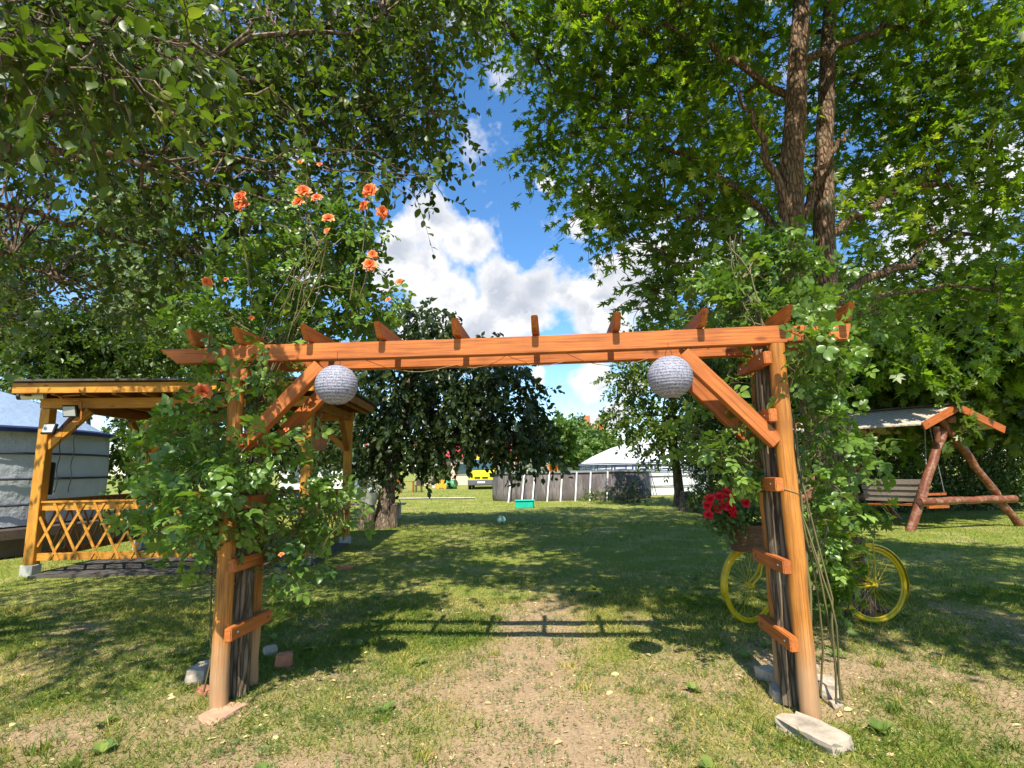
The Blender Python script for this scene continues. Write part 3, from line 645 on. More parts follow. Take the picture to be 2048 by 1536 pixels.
cl = [(1420,880,3.9,.16,.14,14),(1455,915,3.7,.18,.11,16),(1440,830,3.9,.16,.12,10),(1515,915,3.7,.09,.07,8),(1400,860,3.9,.12,.12,6),(1500,830,3.75,.1,.1,6),(1470,760,3.8,.12,.1,6),
 (1620,760,3.9,.2,.2,22),(1660,850,3.9,.2,.2,22),(1640,930,3.85,.2,.2,20),(1690,930,4.1,.2,.2,14),(1630,1000,3.9,.16,.2,16),(1650,1060,3.95,.14,.18,12),(1740,900,4.1,.16,.12,8),(1620,850,3.8,.12,.18,12),
 (1620,690,3.8,.22,.16,24),(1680,740,3.9,.18,.16,16),(1590,620,3.8,.26,.16,28),(1660,640,3.9,.22,.18,22),(1500,600,3.8,.26,.16,24),(1430,590,3.9,.18,.12,12),(1550,550,3.9,.26,.16,26),(1480,530,3.9,.2,.14,16),(1630,560,4.0,.2,.16,14),
 (1520,490,3.9,.24,.1,16),(1600,500,4.,.16,.12,10),(1400,620,3.9,.12,.1,6),(1720,640,4.,.14,.14,8),(1750,620,4.1,.12,.08,4),(1590,1000,3.8,.08,.14,5),(1620,665,3.30,.12,.08,9),(1660,690,3.3,.08,.06,5),(1600,720,3.35,.06,.08,4),(1550,740,3.75,.1,.1,5)]
rbase = Q(LP+.16, .2, .05); spine = [rbase, Q(LP+.15, .15, .7), Q(LP+.12, .2, 1.3), Q(LP+.10, .25, 1.9), Q(LP, .2, 2.45), Q(LP-.1, .2, 2.8), Q(LP-.2, .2, 3.1)]
for px, py, Y, rx, rz, nt in cl:
    c = P(px, py, Y); s0 = clump(LV, tw, c, (rx*.8, .14, rz*.75), int(nt*(1.3 if py < 700 else .95)), 3, .122, T_ROSE, L=.16, droop=.15, up=.8, twr=.0022, hang=.2)
    limbs(tw, spine, c, .006, s0, 4, .12)
tw2 = MB()
for k in range(5):
    pts = np.array(spine)+R.randn(len(spine), 3)*[.06, .05, .03]; pts[0] = rbase+R.randn(3)*[.05, .05, 0]
    tt = np.linspace(0, 6, 26); pp = np.column_stack([np.interp(tt, range(7), pts[:, j]) for j in range(3)]); pp[1:-1] = (pp[2:]+pp[:-2]+pp[1:-1])/3; pp[1:-1] = (pp[2:]+pp[:-2]+pp[1:-1])/3; pp[1:-1] = (pp[2:]+pp[:-2]+pp[1:-1])/3; tw2.tube(pp+R.randn(26, 3)*.006, np.linspace(.007, .003, 26)*(1+.5*(k == 0)), 5)
for (a, b) in (((1640,720),(1800,570)),((1680,680),(1790,650)),((1500,640),(1440,560)),((1560,620),(1480,500)),((1600,600),(1560,480)),((1530,1010),(1500,960)),((1490,960),(1390,870))):
    tw2.tube(curve(P(*a, 3.9), P(*b, 4.0), .05, .05, 8), np.linspace(.006, .0025, 8), 5)
obj('stem', tw2, STEM, rr_, smooth=True); obj('twigs', tw, STEM, rr_); LV.build('foliage', L_ROSE, rr_)

# ------------------------------------------------------------ bicycle with a planted basket
hubL = P(1499, 1163, 5.42); hubR = P(1745, 1164, 5.36); hubL[2] = hubR[2] = .355
bd = unit((hubR-hubL)); bd = np.array([bd[0], bd[1], 0]); bd = unit(bd); bn = np.array([-bd[1], bd[0], 0])
# wheels are turned a little away from the camera, like the whole bicycle
bk = empty('bicycle', (hubL+hubR)/2*np.array([1, 1, 0]), 'old bicycle painted all yellow, leaning behind the maple trunk', 'bicycle')
def BP(s, z, off=0): return hubL+bd*s+UZ*(z-.355)+bn*off
WB = np.linalg.norm(hubR-hubL)
def ring(c, ax, r, tr, k=40, kk=8, a0=0, a1=2*math.pi, full=True):
    th = np.linspace(a0, a1, k); return [c+ax*math.cos(t)*r+UZ*math.sin(t)*r for t in th]
for s_, ax in ((0., unit(bd*.86+bn*.5)), (WB, unit(bd*.98+bn*.19))):
    wx = empty('wheel', BP(s_, .355)); wx.parent = bk; wx.location = tuple(BP(s_, .355)-WL[bk.name])
    c = BP(s_, .355)
    obj('tyre', MB().tube(ring(c, ax, .335, .02), .0185, 8, cap=False), M_YEL, wx, smooth=True)
    obj('rim', MB().tube(ring(c, ax, .308, .02), .010, 6, cap=False), M_YEL, wx, smooth=True)
    an = np.cross(ax, UZ); mb = MB(); mb.tube([c-an*.045, c+an*.045], .02, 10)
    obj('hub', mb, M_YEL, wx, smooth=True)
    mb = MB()
    for k in range(32):
        a = k*math.pi/16; e = c+ax*math.cos(a)*.30+UZ*math.sin(a)*.30; q = a+(.6 if k % 2 else -.6); st = c+ax*math.cos(q)*.018+UZ*math.sin(q)*.018+an*(.03 if k % 4 < 2 else -.03)
        mb.tube([st, e], .0016, 3)
    obj('spokes', mb, M_YEL, wx)
    mb = MB(); a0, a1 = (.75, 3.3) if s_ == 0 else (-.5, 2.3)
    th = np.linspace(a0, a1, 24); v = []
    for t in th:
        rd = ax*math.cos(t)+UZ*math.sin(t)
        v += [c+rd*.358-an*.032, c+rd*.372-an*.016, c+rd*.376, c+rd*.372+an*.016, c+rd*.358+an*.032]
    mb.add(v, [(i*5+j, i*5+j+1, i*5+j+6, i*5+j+5) for i in range(23) for j in range(4)]); g_ = obj('mudguard', mb, M_YEL, bk, smooth=True)
    so_ = g_.modifiers.new('solid', 'SOLIDIFY'); so_.thickness = .002
mb = MB(); hx = .18; top = BP(hx, .82); bot = BP(hx-.02, .66); st = BP(WB*.62, .74); bb = BP(WB*.60, .29)
for a, b, r in ((top+[0, 0, .06], bot, .018), (top, st, .014), (bot, bb, .016), (st+[0, 0, .06], bb, .015)): mb.tube([a, b], r, 10)
for o_ in (-.05, .05): mb.tube([st+bn*o_*.4, BP(WB, .355, o_)], .009, 8); mb.tube([bb+bn*o_*.5, BP(WB, .355, o_)], .010, 8); mb.tube([bot, BP(hx-.09, .45, o_), BP(0, .355, o_)], .011, 8)
obj('frame', mb, M_YEL, bk, smooth=True)
mb = MB(); mb.tube([top+[0, 0, .05], BP(hx+.0, .98)], .012, 8); mb.tube([BP(hx+.22, .98, -.26), BP(hx+.05, 1.02, -.2), BP(hx, 1.0, 0), BP(hx+.05, 1.02, .2), BP(hx+.22, .98, .26)], .011, 8); obj('handlebar', mb, M_YEL, bk, smooth=True)
mb = MB(); c = BP(WB*.66, .93); mb.prism([c+bd*.15+bn*.09, c+bd*.15-bn*.09, c-bd*.02-bn*.03, c-bd*.14-bn*.015, c-bd*.14+bn*.015, c-bd*.02+bn*.03], (0, 0, -.03), (0, 0, .03)); mb.tube([c, BP(WB*.64, .80)], .012, 8); obj('saddle', mb, M_YEL, bk, bevel=.008)
mb = MB(); c = BP(WB*.60, .29); mb.tube([c-bn*.06, c+bn*.06], .022, 10); mb.tube([c-bn*.055, c-bn*.055+bd*.12-UZ*.12], .010, 6); mb.tube([c+bn*.055, c+bn*.055-bd*.12+UZ*.12], .010, 6)
mb.box(c-bn*.10+bd*.12-UZ*.12, (.09, .06, .022)); mb.box(c+bn*.10-bd*.12+UZ*.12, (.09, .06, .022)); mb.lathe([(.0, 0), (.09, 0), (.09, .004), (0, .004)], (0, 0, 0), 20) if 0 else None
obj('pedals', mb, M_YEL, bk)
mb = MB(); c = BP(WB+.02, .80); mb.beam(c-bd*.22-bn*.05, c+bd*.12-bn*.05, .01, .01); mb.beam(c-bd*.22+bn*.05, c+bd*.12+bn*.05, .01, .01)
for k in range(4): mb.beam(c-bd*(.2-.1*k)-bn*.05, c-bd*(.2-.1*k)+bn*.05, .01, .01)
mb.tube([c-bn*.055, BP(WB, .355, -.055)], .006, 6); mb.tube([c+bn*.055, BP(WB, .355, .055)], .006, 6); mb.box(BP(WB-.04, .71, -.05), (.06, .05, .06)); obj('luggage_rack', mb, M_YEL, bk)
bc = P(1497, 1058, 5.28); bcz = P(1497, 1100, 5.28)[2]; hh = P(1497, 1050, 5.28)[2]-bcz
mb = MB(); mb.lathe([(.02, 0), (.17, 0), (.185, hh*.5), (.205, hh), (.215, hh+.015), (.19, hh+.015), (.165, .03), (.01, .03)], (bc[0], bc[1], bcz), 28)
tag(obj('wicker_basket', mb, M_WICK, None, smooth=True), 'brown wicker basket on the front of the yellow bicycle', 'basket')
ge = empty('geranium', (bc[0]-.05, bc[1], bcz+hh-.03), 'red flowering geranium planted in the wicker bicycle basket', 'potted flowers')
LV = Leaves(); tw = MB()
for px, py, r, nt in ((1455,1040,.12,26),(1430,1030,.09,18),(1480,1030,.12,20),(1450,1010,.1,12),(1500,1020,.1,14),(1520,1040,.1,10)):
    clump(LV, tw, P(px, py, 5.2), (r, r, r*.8), nt*3, 4, .042, T_OVALW, L=.10, droop=.1, up=.8, twr=.002)
for k in range(9): tw.tube(curve((bc[0]-.05, bc[1], bcz+hh-.03), P(1425+k*12, 1000+R.rand()*30, 5.2), .1, .05, 5), .003, 4)
obj('stem', tw, STEM, ge); LV.build('foliage', L_GERA, ge)
for px, py in ((1420,998),(1416,1010),(1438,993),(1438,1017),(1453,985),(1458,997),(1456,1013),(1463,1020),(1447,1012),(1417,1030),(1493,1006),(1466,1027)):
    c = P(px, py, 5.12)
    flower('flower', c, .048, 16, PETALR, ge, unit(TOCAM(c))+np.array([R.randn()*.4, 0, .5]))

# ------------------------------------------------------------ maple by the bicycle
mroot = G(1700, 1222); mroot[2] = 0
ma = empty('maple_tree', mroot, 'big two stemmed maple with pointed leaves, standing behind the yellow bicycle', 'tree')
t1 = np.array([mroot+[0, 0, -.1], P(1693,1120,5.72), P(1680,950,5.72), P(1664,800,5.75), P(1655,640,5.8), P(1648,450,5.9), P(1650,250,6.0), P(1658,60,6.2), P(1665,-150,6.4), P(1660,-600,7.0)])
t2 = np.array([P(1690,1180,5.7), P(1655,950,5.55), P(1612,760,5.45), P(1588,600,5.4), P(1580,430,5.4), P(1588,250,5.45), P(1600,60,5.5), P(1606,-100,5.6), P(1600,-500,6.0)])
def smooth_path(p, m=4):
    tt = np.linspace(0, len(p)-1, (len(p)-1)*m+1); return np.column_stack([np.interp(tt, range(len(p)), p[:, j]) for j in range(3)])
mb = MB(); q = smooth_path(t1); rr = np.interp(np.linspace(0, 1, len(q)), [0, .06, .15, .5, 1], [.25, .17, .15, .12, .05]); mb.tube(q+R.randn(*q.shape)*.006, rr, 24, jit=.03)
q = smooth_path(t2); rr = np.interp(np.linspace(0, 1, len(q)), [0, .2, .5, 1], [.10, .125, .13, .06]); mb.tube(q+R.randn(*q.shape)*.004, rr, 20, jit=.03)
for k in range(7):
    a = k*.9+.3; e = mroot+np.array([math.cos(a)*.42, math.sin(a)*.3, -.03]); mb.tube([mroot+np.array([math.cos(a)*.08, math.sin(a)*.08, .22]), mroot+np.array([math.cos(a)*.2, math.sin(a)*.18, .07]), e], [.08, .06, .025], 8, jit=.1)
obj('trunk', mb, BARKG, ma, smooth=True)
MPATH = np.vstack((smooth_path(t1, 6)[16:], smooth_path(t2, 6)[18:]))
br = MB(); LV = Leaves()
LB = [((1580,460),(1480,180),5.4,5.2,.055),((1605,440),(1700,260),5.5,5.9,.05),((1600,560),(1300,420),5.5,6.3,.035),((1600,640),(1330,520),5.5,6.0,.03),((1610,520),(1120,180),5.5,6.8,.045),((1640,470),(2000,380),5.9,6.6,.05),((1650,640),(2048,600),5.8,6.5,.03),((1600,200),(1150,30),5.5,6.0,.045),((1610,120),(1900,60),5.6,6.2,.05),((1680,600),(2040,480),5.9,7.2,.05)]
LP_ = []
for a, b, Ya, Yb, r_ in LB:
    cv = curve(P(*a, Ya), P(*b, Yb), .08, .05, 14); br.tube(cv, np.linspace(r_, r_*.3, 14), 8, jit=.05); LP_.append(cv)
MP2 = np.vstack([MPATH]+LP_); MPTOP = np.array([t1[-1], t1[-1]*.6+t1[-2]*.4, t2[-1]])
mcl = []
for px, py, Y, rx, ry, rz, nt in [(1095,30,6.2,.40,.6,.35,38),(1180,60,6.4,.6,.7,.5,60),(1300,40,6.2,.6,.7,.5,60),(1420,60,6.0,.6,.7,.5,70),(1090,290,6.9,.32,.5,.35,36),(1150,240,6.8,.45,.6,.4,55),(1180,330,6.6,.5,.6,.45,64),(1260,200,6.6,.6,.7,.5,70),(1350,130,6.2,.6,.7,.5,70),
 (1200,160,6.8,.4,.6,.4,36),(1380,250,6.0,.6,.6,.45,80),(1260,390,6.4,.45,.6,.35,52),(1330,340,6.2,.55,.6,.45,70),(1410,390,6.0,.55,.6,.45,70),(1220,450,6.3,.25,.4,.25,24),(1330,500,6.2,.35,.5,.28,36),(1400,520,6.2,.4,.5,.3,44),(1300,580,6.1,.25,.4,.16,20),(1370,590,6.1,.35,.4,.2,28),(1180,420,6.6,.2,.3,.2,16),
 (1480,200,6.3,.6,.6,.5,70),(1490,330,6.4,.55,.6,.45,64),(1480,450,6.5,.5,.5,.4,54),(1530,80,6.6,.5,.6,.5,50),(1700,60,7.0,.6,.7,.5,56),(1720,160,7.0,.6,.7,.5,56),(1740,300,7.0,.6,.7,.5,56),(1700,420,6.5,.5,.6,.4,44),(1820,60,6.0,.7,.8,.6,90),(1950,60,6.0,.7,.8,.6,90),
 (1850,180,6.2,.7,.8,.6,90),(1980,200,6.2,.7,.8,.6,90),(1840,300,6.4,.6,.7,.5,70),(1950,330,6.4,.7,.8,.55,84),(2040,380,6.4,.6,.8,.6,60),(1800,420,6.6,.6,.7,.45,56),(1900,460,6.8,.6,.7,.45,56),(1780,530,6.8,.5,.6,.4,44),(2000,520,6.6,.6,.7,.5,56),(1870,580,6.9,.5,.6,.3,44),(1990,640,6.8,.5,.6,.4,44),
 (1760,640,6.6,.5,.6,.35,40),(1200,-40,6.0,.7,.8,.5,60),(1400,-60,5.8,.8,.8,.6,70),(1620,-100,7.2,.8,.8,.6,70),(1850,-60,5.8,.9,.9,.6,80),(2080,60,5.8,.9,.9,.7,80),(1040,-30,5.8,.45,.6,.35,36),(960,20,5.6,.28,.4,.25,26),(930,-20,5.5,.3,.4,.25,24)]:
    mcl.append((P(px, py, Y), (rx, ry, rz), nt))
# upper and side parts of the crown, above the picture: added to shade the yard
for x, y, z, r_, nt in [(1.5,6.0,7.2,1.1,90),(2.6,5.6,7.8,1.1,90),(3.8,5.6,7.8,1.2,90),(3.0,6.8,8.8,1.2,90),(4.8,6.2,7.6,1.2,90),(1.2,7.0,7.6,.9,70),(2.2,7.4,8.4,1.,80),(5.4,7.2,6.6,1.1,80),(5.9,5.6,5.8,1.1,80),(5.6,6.6,7.9,.9,60),(3.2,8.,7.2,1.1,80),(4.6,8.2,6.8,1.1,80),(2.4,6.2,9.6,1.,70),(0.6,6.4,6.9,.7,50),(3.6,6.6,9.2,.9,50)]:
    mcl.append((np.array([x, y, z]), (r_, r_, r_*.7), nt))
def over(px, py, h=0.):      # unseen clump added above the picture so its shade falls on that ground
    g = G(px, py); z = (2.9+g[1])/1.7+h; return np.array([g[0], g[1], 0])+SUN/SUN[2]*z
SH = [(x_+R.randn()*18, y_+R.randn()*2) for y_, xs_ in ((1022, range(1060, 1450, 50)), (1032, range(900, 1450, 55)), (1043, range(760, 1480, 60)), (1056, range(700, 1500, 66)), (1072, range(660, 1500, 80)), (1092, range(640, 1000, 95)), (1120, range(1130, 1420, 95)), (1145, range(1030, 1420, 75)), (1180, range(1150, 1420, 110)),
   (1100, range(1780, 2080, 90)), (1140, range(1480, 2080, 90)), (1180, range(1560, 2080, 110)), (1230, range(1700, 2080, 130)), (1285, (1990, 2100)),
   (1185, range(0, 400, 130)), (1225, range(30, 400, 120)), (1275, (120, 250, 350)), (1330, (230,))) for x_ in xs_]
SHL = []
for i, (x_, y_) in enumerate(SH):
    c = over(x_, y_, R.rand()*.6); rr_2 = .50+.03*c[2]
    far_ = G(x_, y_)[1] > 9.5
    if far_ and c[0] >= -.9: mcl.append((c, (.85, 1.3, .4), 140)); continue
    if far_: SHL.append((c, (.85, 1.3, .4))); continue
    if c[0] < -.9: SHL.append((c, (rr_2, rr_2, .35)))
    else: mcl.append((c, (rr_2, rr_2, .35), 90))
for c, r_, nt in mcl:
    s0 = clump(LV, None, c, r_, int(nt*1.12), 5, .112, T_MAPLE, L=.40, droop=.35, up=1.1, hang=.35, bias=R.uniform(-.22, .25))  # random clump tones imitate sunlit and shaded clumps in the leaf colour
    hi = c[2]-1.5 > 1.0*c[1]+.3
    limbs(br, MPTOP if hi else MP2, c, .020, s0, 7, .10)
    for i in R.choice(len(s0), 14, replace=False): br.tube(curve(s0[i], s0[i]+unit(s0[i]-c)*.4-[0, 0, .1], 0, .1, 4), [.006, .005, .004, .002], 3, cap=False)
obj('branches', br, BARKG, ma, smooth=True); LV.build('crown', L_MAPLE, ma)
LV = Leaves(); tw = MB(); sh = empty('maple_sapling', G(1660, 1235)*[1, 1, 0], 'bright green young maple shoots sprouting at the foot of the big maple', 'shrub')
for px, py, r_, nt in ((1660,1110,.13,14),(1680,1150,.13,18),(1660,1190,.12,14),(1640,1060,.12,10),(1630,1140,.1,8),(1690,1100,.1,8),(1690,1020,.12,8),(1740,1010,.14,6)):
    c = P(px, py, 5.15); clump(LV, tw, c, (r_, r_, r_), int(nt*1.6), 4, .085, T_MAPLE, L=.14, droop=.15, up=.8, twr=.002)
    tw.tube(curve(G(1660, 1240)*[1, 1, 0], c, .05, .04, 7), np.linspace(.008, .003, 7), 5, cap=False)
obj('stem', tw, STEM, sh); LV.build('foliage', L_MAPLE, sh)

# ------------------------------------------------------------ overhanging tree from the left
lt0 = np.array([-6.4, 2.6, 0.])
lt = empty('plum_tree', lt0, 'dark small leaved tree whose branches hang over the upper left of the yard', 'tree')
trunk = np.array([lt0+[0, 0, -.1], lt0+[.05, .05, .8], lt0+[.15, .1, 1.7], lt0+[.3, .2, 2.5], lt0+[.6, .3, 3.3]])
mb = MB(); q = smooth_path(trunk, 4); mb.tube(q, np.interp(np.linspace(0, 1, len(q)), [0, .1, 1], [.34, .24, .17]), 16, jit=.1); obj('trunk', mb, BARK, lt, smooth=True)
fork = trunk[-1]; br = MB(); LV = Leaves(); MP = [trunk[2:]]
for px, py, Y, r_ in [(280,330,3.6,.075),(720,150,5.0,.07),(860,60,4.6,.05),(600,330,5.2,.05),(430,520,5.6,.045),(120,560,5.4,.05),(500,60,3.4,.05),(150,60,2.6,.05),(900,280,5.4,.035),(100,330,4.2,.06)]:
    cv = curve(fork, P(px, py, Y), .06, .06, 18); br.tube(cv, np.linspace(r_, r_*.25, 18), 8, jit=.06); MP.append(cv[5:])
MP = np.vstack(MP); pcl = []
rows = {0: (0, 930), 70: (0, 890), 140: (0, 915), 210: (0, 920), 280: (0, 925), 345: (0, 900), 400: (0, 780), 460: (60, 730), 520: (0, 700), 580: (0, 560), 640: (0, 330)}
for py, (xa, xb) in rows.items():
    for px in range(xa, xb+1, 62):
        dn = 1. if px < 640 else (1.1 if py < 340 else .8)
        if px > 480 and 300 < py < 420: dn *= .55
        if px < 130 and 290 < py < 470: continue
        if 90 < px < 360 and py > 390: dn *= .55
        if px > 400 and py > 480: dn *= .55
        if py > 560: dn *= .6
        if R.rand() > dn+.25: continue
        Y = R.uniform(4.3, 6.0) if px > 500 else R.uniform(4.2, 6.6)
        edge = (xb-px) < 70
        pcl.append((P(px+R.randn()*12-(10 if edge else 0), py+R.randn()*14, Y), (.26, .34, .22) if edge else (.34, .5, .28), int(19*dn)))
for k in range(26):        # nearer, larger looking sprays at the upper left
    pcl.append((P(R.uniform(-60, 420), R.uniform(-40, 240), R.uniform(2.0, 3.4)), (.22, .3, .18), 8))
for x, y, z, r_, nt in [(-3.2,3.6,5.2,.9,40),(-2.4,4.4,5.6,.9,40),(-4.4,3.6,5.4,1.,46),(-5.4,4.2,5.2,1.1,50),(-5.6,5.6,5.0,1.1,50),(-3.4,5.6,6.0,1.,46),(-4.6,2.4,5.2,1.1,40),(-6.4,2.4,5.4,1.2,50),(-2.0,5.6,6.2,.9,44),(-1.4,4.7,6.2,.8,40),(-3.6,2.,5.,.8,30),(-7.2,4.4,4.8,1.1,50),(-6.8,6.4,4.8,1.1,50),(-1.2,6.2,6.8,.9,44),(-2.6,6.8,6.6,1.,46),(-4.4,7.2,6.2,1.,46)]:
    pcl.append((np.array([x, y, z]), (r_, r_, r_*.5), nt))
pcl += [(c, r_, 34) for c, r_ in SHL]  # unseen clumps added for their shade, hung on this tree
for c, r_, nt in pcl:
    s0 = clump(LV, br, c, r_, int(nt*1.25), 9, .078, T_OVALW, L=.34, droop=.28, up=.75, twr=.0022, hang=.22, bias=0)
    limbs(br, MP, c, .013, s0, 6, .14)
obj('branches', br, BARK, lt, smooth=True); LV.build('crown', L_DARK, lt)

# ------------------------------------------------------------ generic trees
def tree(name, lab, cat, base, tpts, tr, clumps, tmpl, ls, K, L, lm, bm=BARK, droop=.5, up=.8, grp=None, lr=.03, hang=.3, nsub=4):
    root = empty(name, base, lab, cat, grp); tp = np.array(tpts, float)
    mb = MB(); q = smooth_path(tp, 4); mb.tube(q+R.randn(*q.shape)*tr*.04, np.interp(np.linspace(0, 1, len(q)), [0, .12, 1], [tr*1.45, tr, tr*.4]), 12, jit=.1); obj('trunk', mb, bm, root, smooth=True)
    br = MB(); LV = Leaves()
    for c, r_, nt in clumps:
        s0 = clump(LV, None, c, r_, nt, K, ls, tmpl, L=L, droop=droop, up=up, hang=hang); limbs(br, q[len(q)//2:], c, lr, s0, nsub, .08)
    obj('branches', br, bm, root); LV.build('crown', lm, root); return root
b = G(765, 1055)*[1, 1, 0]
cl = [(P(px, py, Y), (rx, rx, rz), nt) for px, py, Y, rx, rz, nt in [(800,640,14.5,1.1,.7,70),(860,660,14.5,1.0,.7,60),(760,700,15,1.,.9,70),(830,740,14.5,1.2,1.,90),(900,760,15,1.1,.9,80),(960,740,15,1.1,.9,80),(1020,790,14.6,.9,.8,60),(980,840,14.6,1.1,.8,80),(1050,870,14.6,.8,.6,50),(900,820,14.6,1.2,.8,90),(820,850,14.8,1.1,.8,80),(760,800,15,1.,.9,80),(730,870,15,.8,.7,60),(790,920,15,.8,.5,50),(860,890,14.8,.8,.4,40),(930,870,14.6,.9,.4,46),(1000,870,14.6,.7,.35,36),(1085,880,14.6,.45,.35,26),(1030,740,15,.5,.35,18),(740,930,15.2,.5,.4,30),(1060,820,14.8,.5,.5,24),(690,760,15.5,.8,.8,40),(670,860,15.8,.7,.6,30)]]
tree('walnut_tree', 'dark leaning walnut tree with broad drooping crown left of the pool', 'tree', b, [b-[0, 0, .1], P(775,980,15), P(790,900,15), P(815,800,15), P(835,700,15)], .24, cl, T_OVAL, .19, 11, .5, L_CHERRY, droop=.8, up=.35, lr=.06, hang=.4)
b = G(1360, 1012)*[1, 1, 0]
cl = [(P(px, py, Y), (rx, rx, rz), nt) for px, py, Y, rx, rz, nt in [(1350,650,20.5,1.2,.7,60),(1300,690,20.5,1.2,.8,70),(1400,700,20.5,1.2,.9,70),(1260,760,20.5,1.,.9,70),(1330,760,20,1.4,1.,100),(1400,780,20,1.3,1.,90),(1250,830,20.5,.9,.8,60),(1310,840,20,1.2,.8,90),(1380,850,20,1.2,.8,80),(1440,830,20.5,1.,1.,60),(1290,890,20,.6,.4,18),(1340,900,20,.7,.35,20),(1450,740,20.5,1.,.9,50),(1430,900,20.2,.5,.4,20)]]
tree('plum_tree', 'round bushy green tree with a slim trunk at the right end of the pool', 'tree', b, [b-[0, 0, .1], P(1355,950,20.8), P(1348,900,20.6), P(1345,820,20.5), P(1350,720,20.5)], .19, cl, T_SIMPLE, .17, 17, .5, L_SMALL, up=.6, lr=.05)
def crown(px, py, Y, W, Hh, n, rr, nt, dens=1.):
    """clumps spread in an ellipse of the picture W x Hh pixels at depth Y"""
    out = []
    for k in range(n):
        a = R.rand()*6.28; q = math.sqrt(R.rand()); out.append((P(px+math.cos(a)*q*W/2, py+math.sin(a)*q*Hh/2, Y+R.randn()*rr*.9), (rr, rr, rr*.75), nt))
    return out
BG = [ # name, label, base px, Y, crown list, leaf, size, mat, group
 ('willow_tree', 'pale feathery willow rising behind the left yurt', 290, 26, crown(300,490,26,170,330,20,1.3,60), T_NEED, .34, L_WILLOW, .45),
 ('willow_tree', 'pale green upright tree seen left of the orange rose, behind the pavilion roof', 300, 21, crown(290,690,21,150,200,12,1.0,60), T_NEED, .26, L_WILLOW, .45),
 ('broadleaf_tree', 'dark green tree behind the left yurt at the left picture edge', 40, 17, crown(50,600,17,260,330,22,1.2,70), T_SIMPLE, .17, L_DARK, .4),
 ('broadleaf_tree', 'dark green tree over the pavilion roof between the yurt and the rose', 190, 18, crown(190,690,18,230,180,16,1.1,70), T_SIMPLE, .17, L_DARK, .4),
 ('broadleaf_tree', 'mid green bushy tree directly behind the pavilion roof', 430, 19, crown(430,700,19,260,170,16,1.1,70), T_SIMPLE, .17, L_SMALL, .4),
 ('broadleaf_tree', 'dark tree behind the lower left rose, deep in the pavilion shade', 330, 17, crown(330,860,17,240,150,12,.9,70), T_SIMPLE, .17, L_DARK, .4),
 ('broadleaf_tree', 'dark tree seen through the pavilion beside its far post', 600, 19, crown(610,860,19,200,120,12,.8,60), T_SIMPLE, .17, L_CHERRY, .4),
 ('broadleaf_tree', 'light green tree behind the white yurt peak, left of the orange roof', 1135, 46, crown(1135,880,46,90,60,10,1.6,60), T_SIMPLE, .40, L_BUSH, .8),
 ('broadleaf_tree', 'light green low tree in front of the orange roofed house', 1190, 40, crown(1205,900,40,70,40,7,1.1,60), T_SIMPLE, .32, L_BUSH, .7),
 ('maple_tree', 'light green young maple behind the garden swing, right of the big maple', 1800, 13.5, crown(1830,690,13.5,190,150,14,.75,60), T_MAPLE2, .21, L_MAPLE, .4),
 ('maple_tree', 'tall light green maple at the right picture edge', 2010, 13, crown(2010,640,13,170,200,14,.75,60), T_MAPLE2, .20, L_MAPLE, .4),
 ('maple_tree', 'sunlit green maple filling the gap right of the climbing rose', 1750, 15, crown(1770,790,15,160,130,12,.75,60), T_MAPLE2, .20, L_MAPLE, .4),
 ('maple_tree', 'green maple above the swing roof at the right edge', 1960, 15, crown(1960,780,15,220,120,13,.75,60), T_MAPLE2, .20, L_SMALL, .4),
 ('broadleaf_tree', 'dark tall tree behind the big maple crown', 1600, 17, crown(1560,640,17,330,240,26,1.1,70), T_SIMPLE, .18, L_DARK, .4),
]
for nm, lab, bx, Y, cl, tm, ls, lm, L_ in BG:
    b = P(bx, 940, Y if Y > 15.5 or 'maple' not in nm else 18.6); b[2] = 0; cz = np.mean([c for c, _, _ in cl], axis=0)
    tree(nm, lab, 'tree', b, [b-[0, 0, .1], b*[1, 1, 0]+(cz-b)*.35, b+(cz-b)*.75, cz+[0, 0, .4]], (.16+.004*Y if Y > 20 else .09), cl, tm, ls, 12, L_, lm, up=.5, grp='trees behind the yard', lr=.035)
# conifer hedge: a row of shrubs
hx = [(1420,17.5),(1480,17.3),(1540,17),(1600,16.8),(1660,16.7),(1720,16.6),(1775,16.7),(1830,16.9),(1885,17.0),(1940,17.0),(1995,17.0),(2050,16.9),(2110,16.8)]
hn = ['first hedge tree beside the white yurt', 'second hedge tree right of the white yurt', 'third hedge tree, behind the red geraniums', 'fourth hedge tree, behind the right pergola post', 'fifth hedge tree, behind the right climbing rose', 'sixth hedge tree, just right of the maple trunk',
 'seventh hedge tree, left of the swing roof', 'hedge tree behind the hanging swing bench', 'hedge tree behind the swing left legs', 'hedge tree behind the swing ridge end', 'hedge tree behind the swing right legs', 'hedge tree at the right picture edge', 'last hedge tree cut by the right picture edge']
for (px, Y), lab in zip(hx, hn):
    b = P(px, 940, Y); b[2] = 0; top = 4.6+.8*R.rand(); root = empty('thuja', b, 'dark evergreen '+lab, 'hedge tree', 'tall dark evergreen hedge'); LV = Leaves(); tw = MB()
    for k in range(12):
        z = .25+top*k/12; r_ = .72*(1-.45*(k/12)**2); clump(LV, None, b+[R.randn()*.06, R.randn()*.06, z], (r_, r_, .32), 150, 7, .13, T_NEED, L=.26, droop=-.5, up=.2, shell=.5, hang=-.2)
    tw.tube([b-[0, 0, .05], b+[0, 0, top]], [.08, .02], 8)
    obj('trunk', tw, BARK, root); LV.build('crown', L_HEDGE, root)
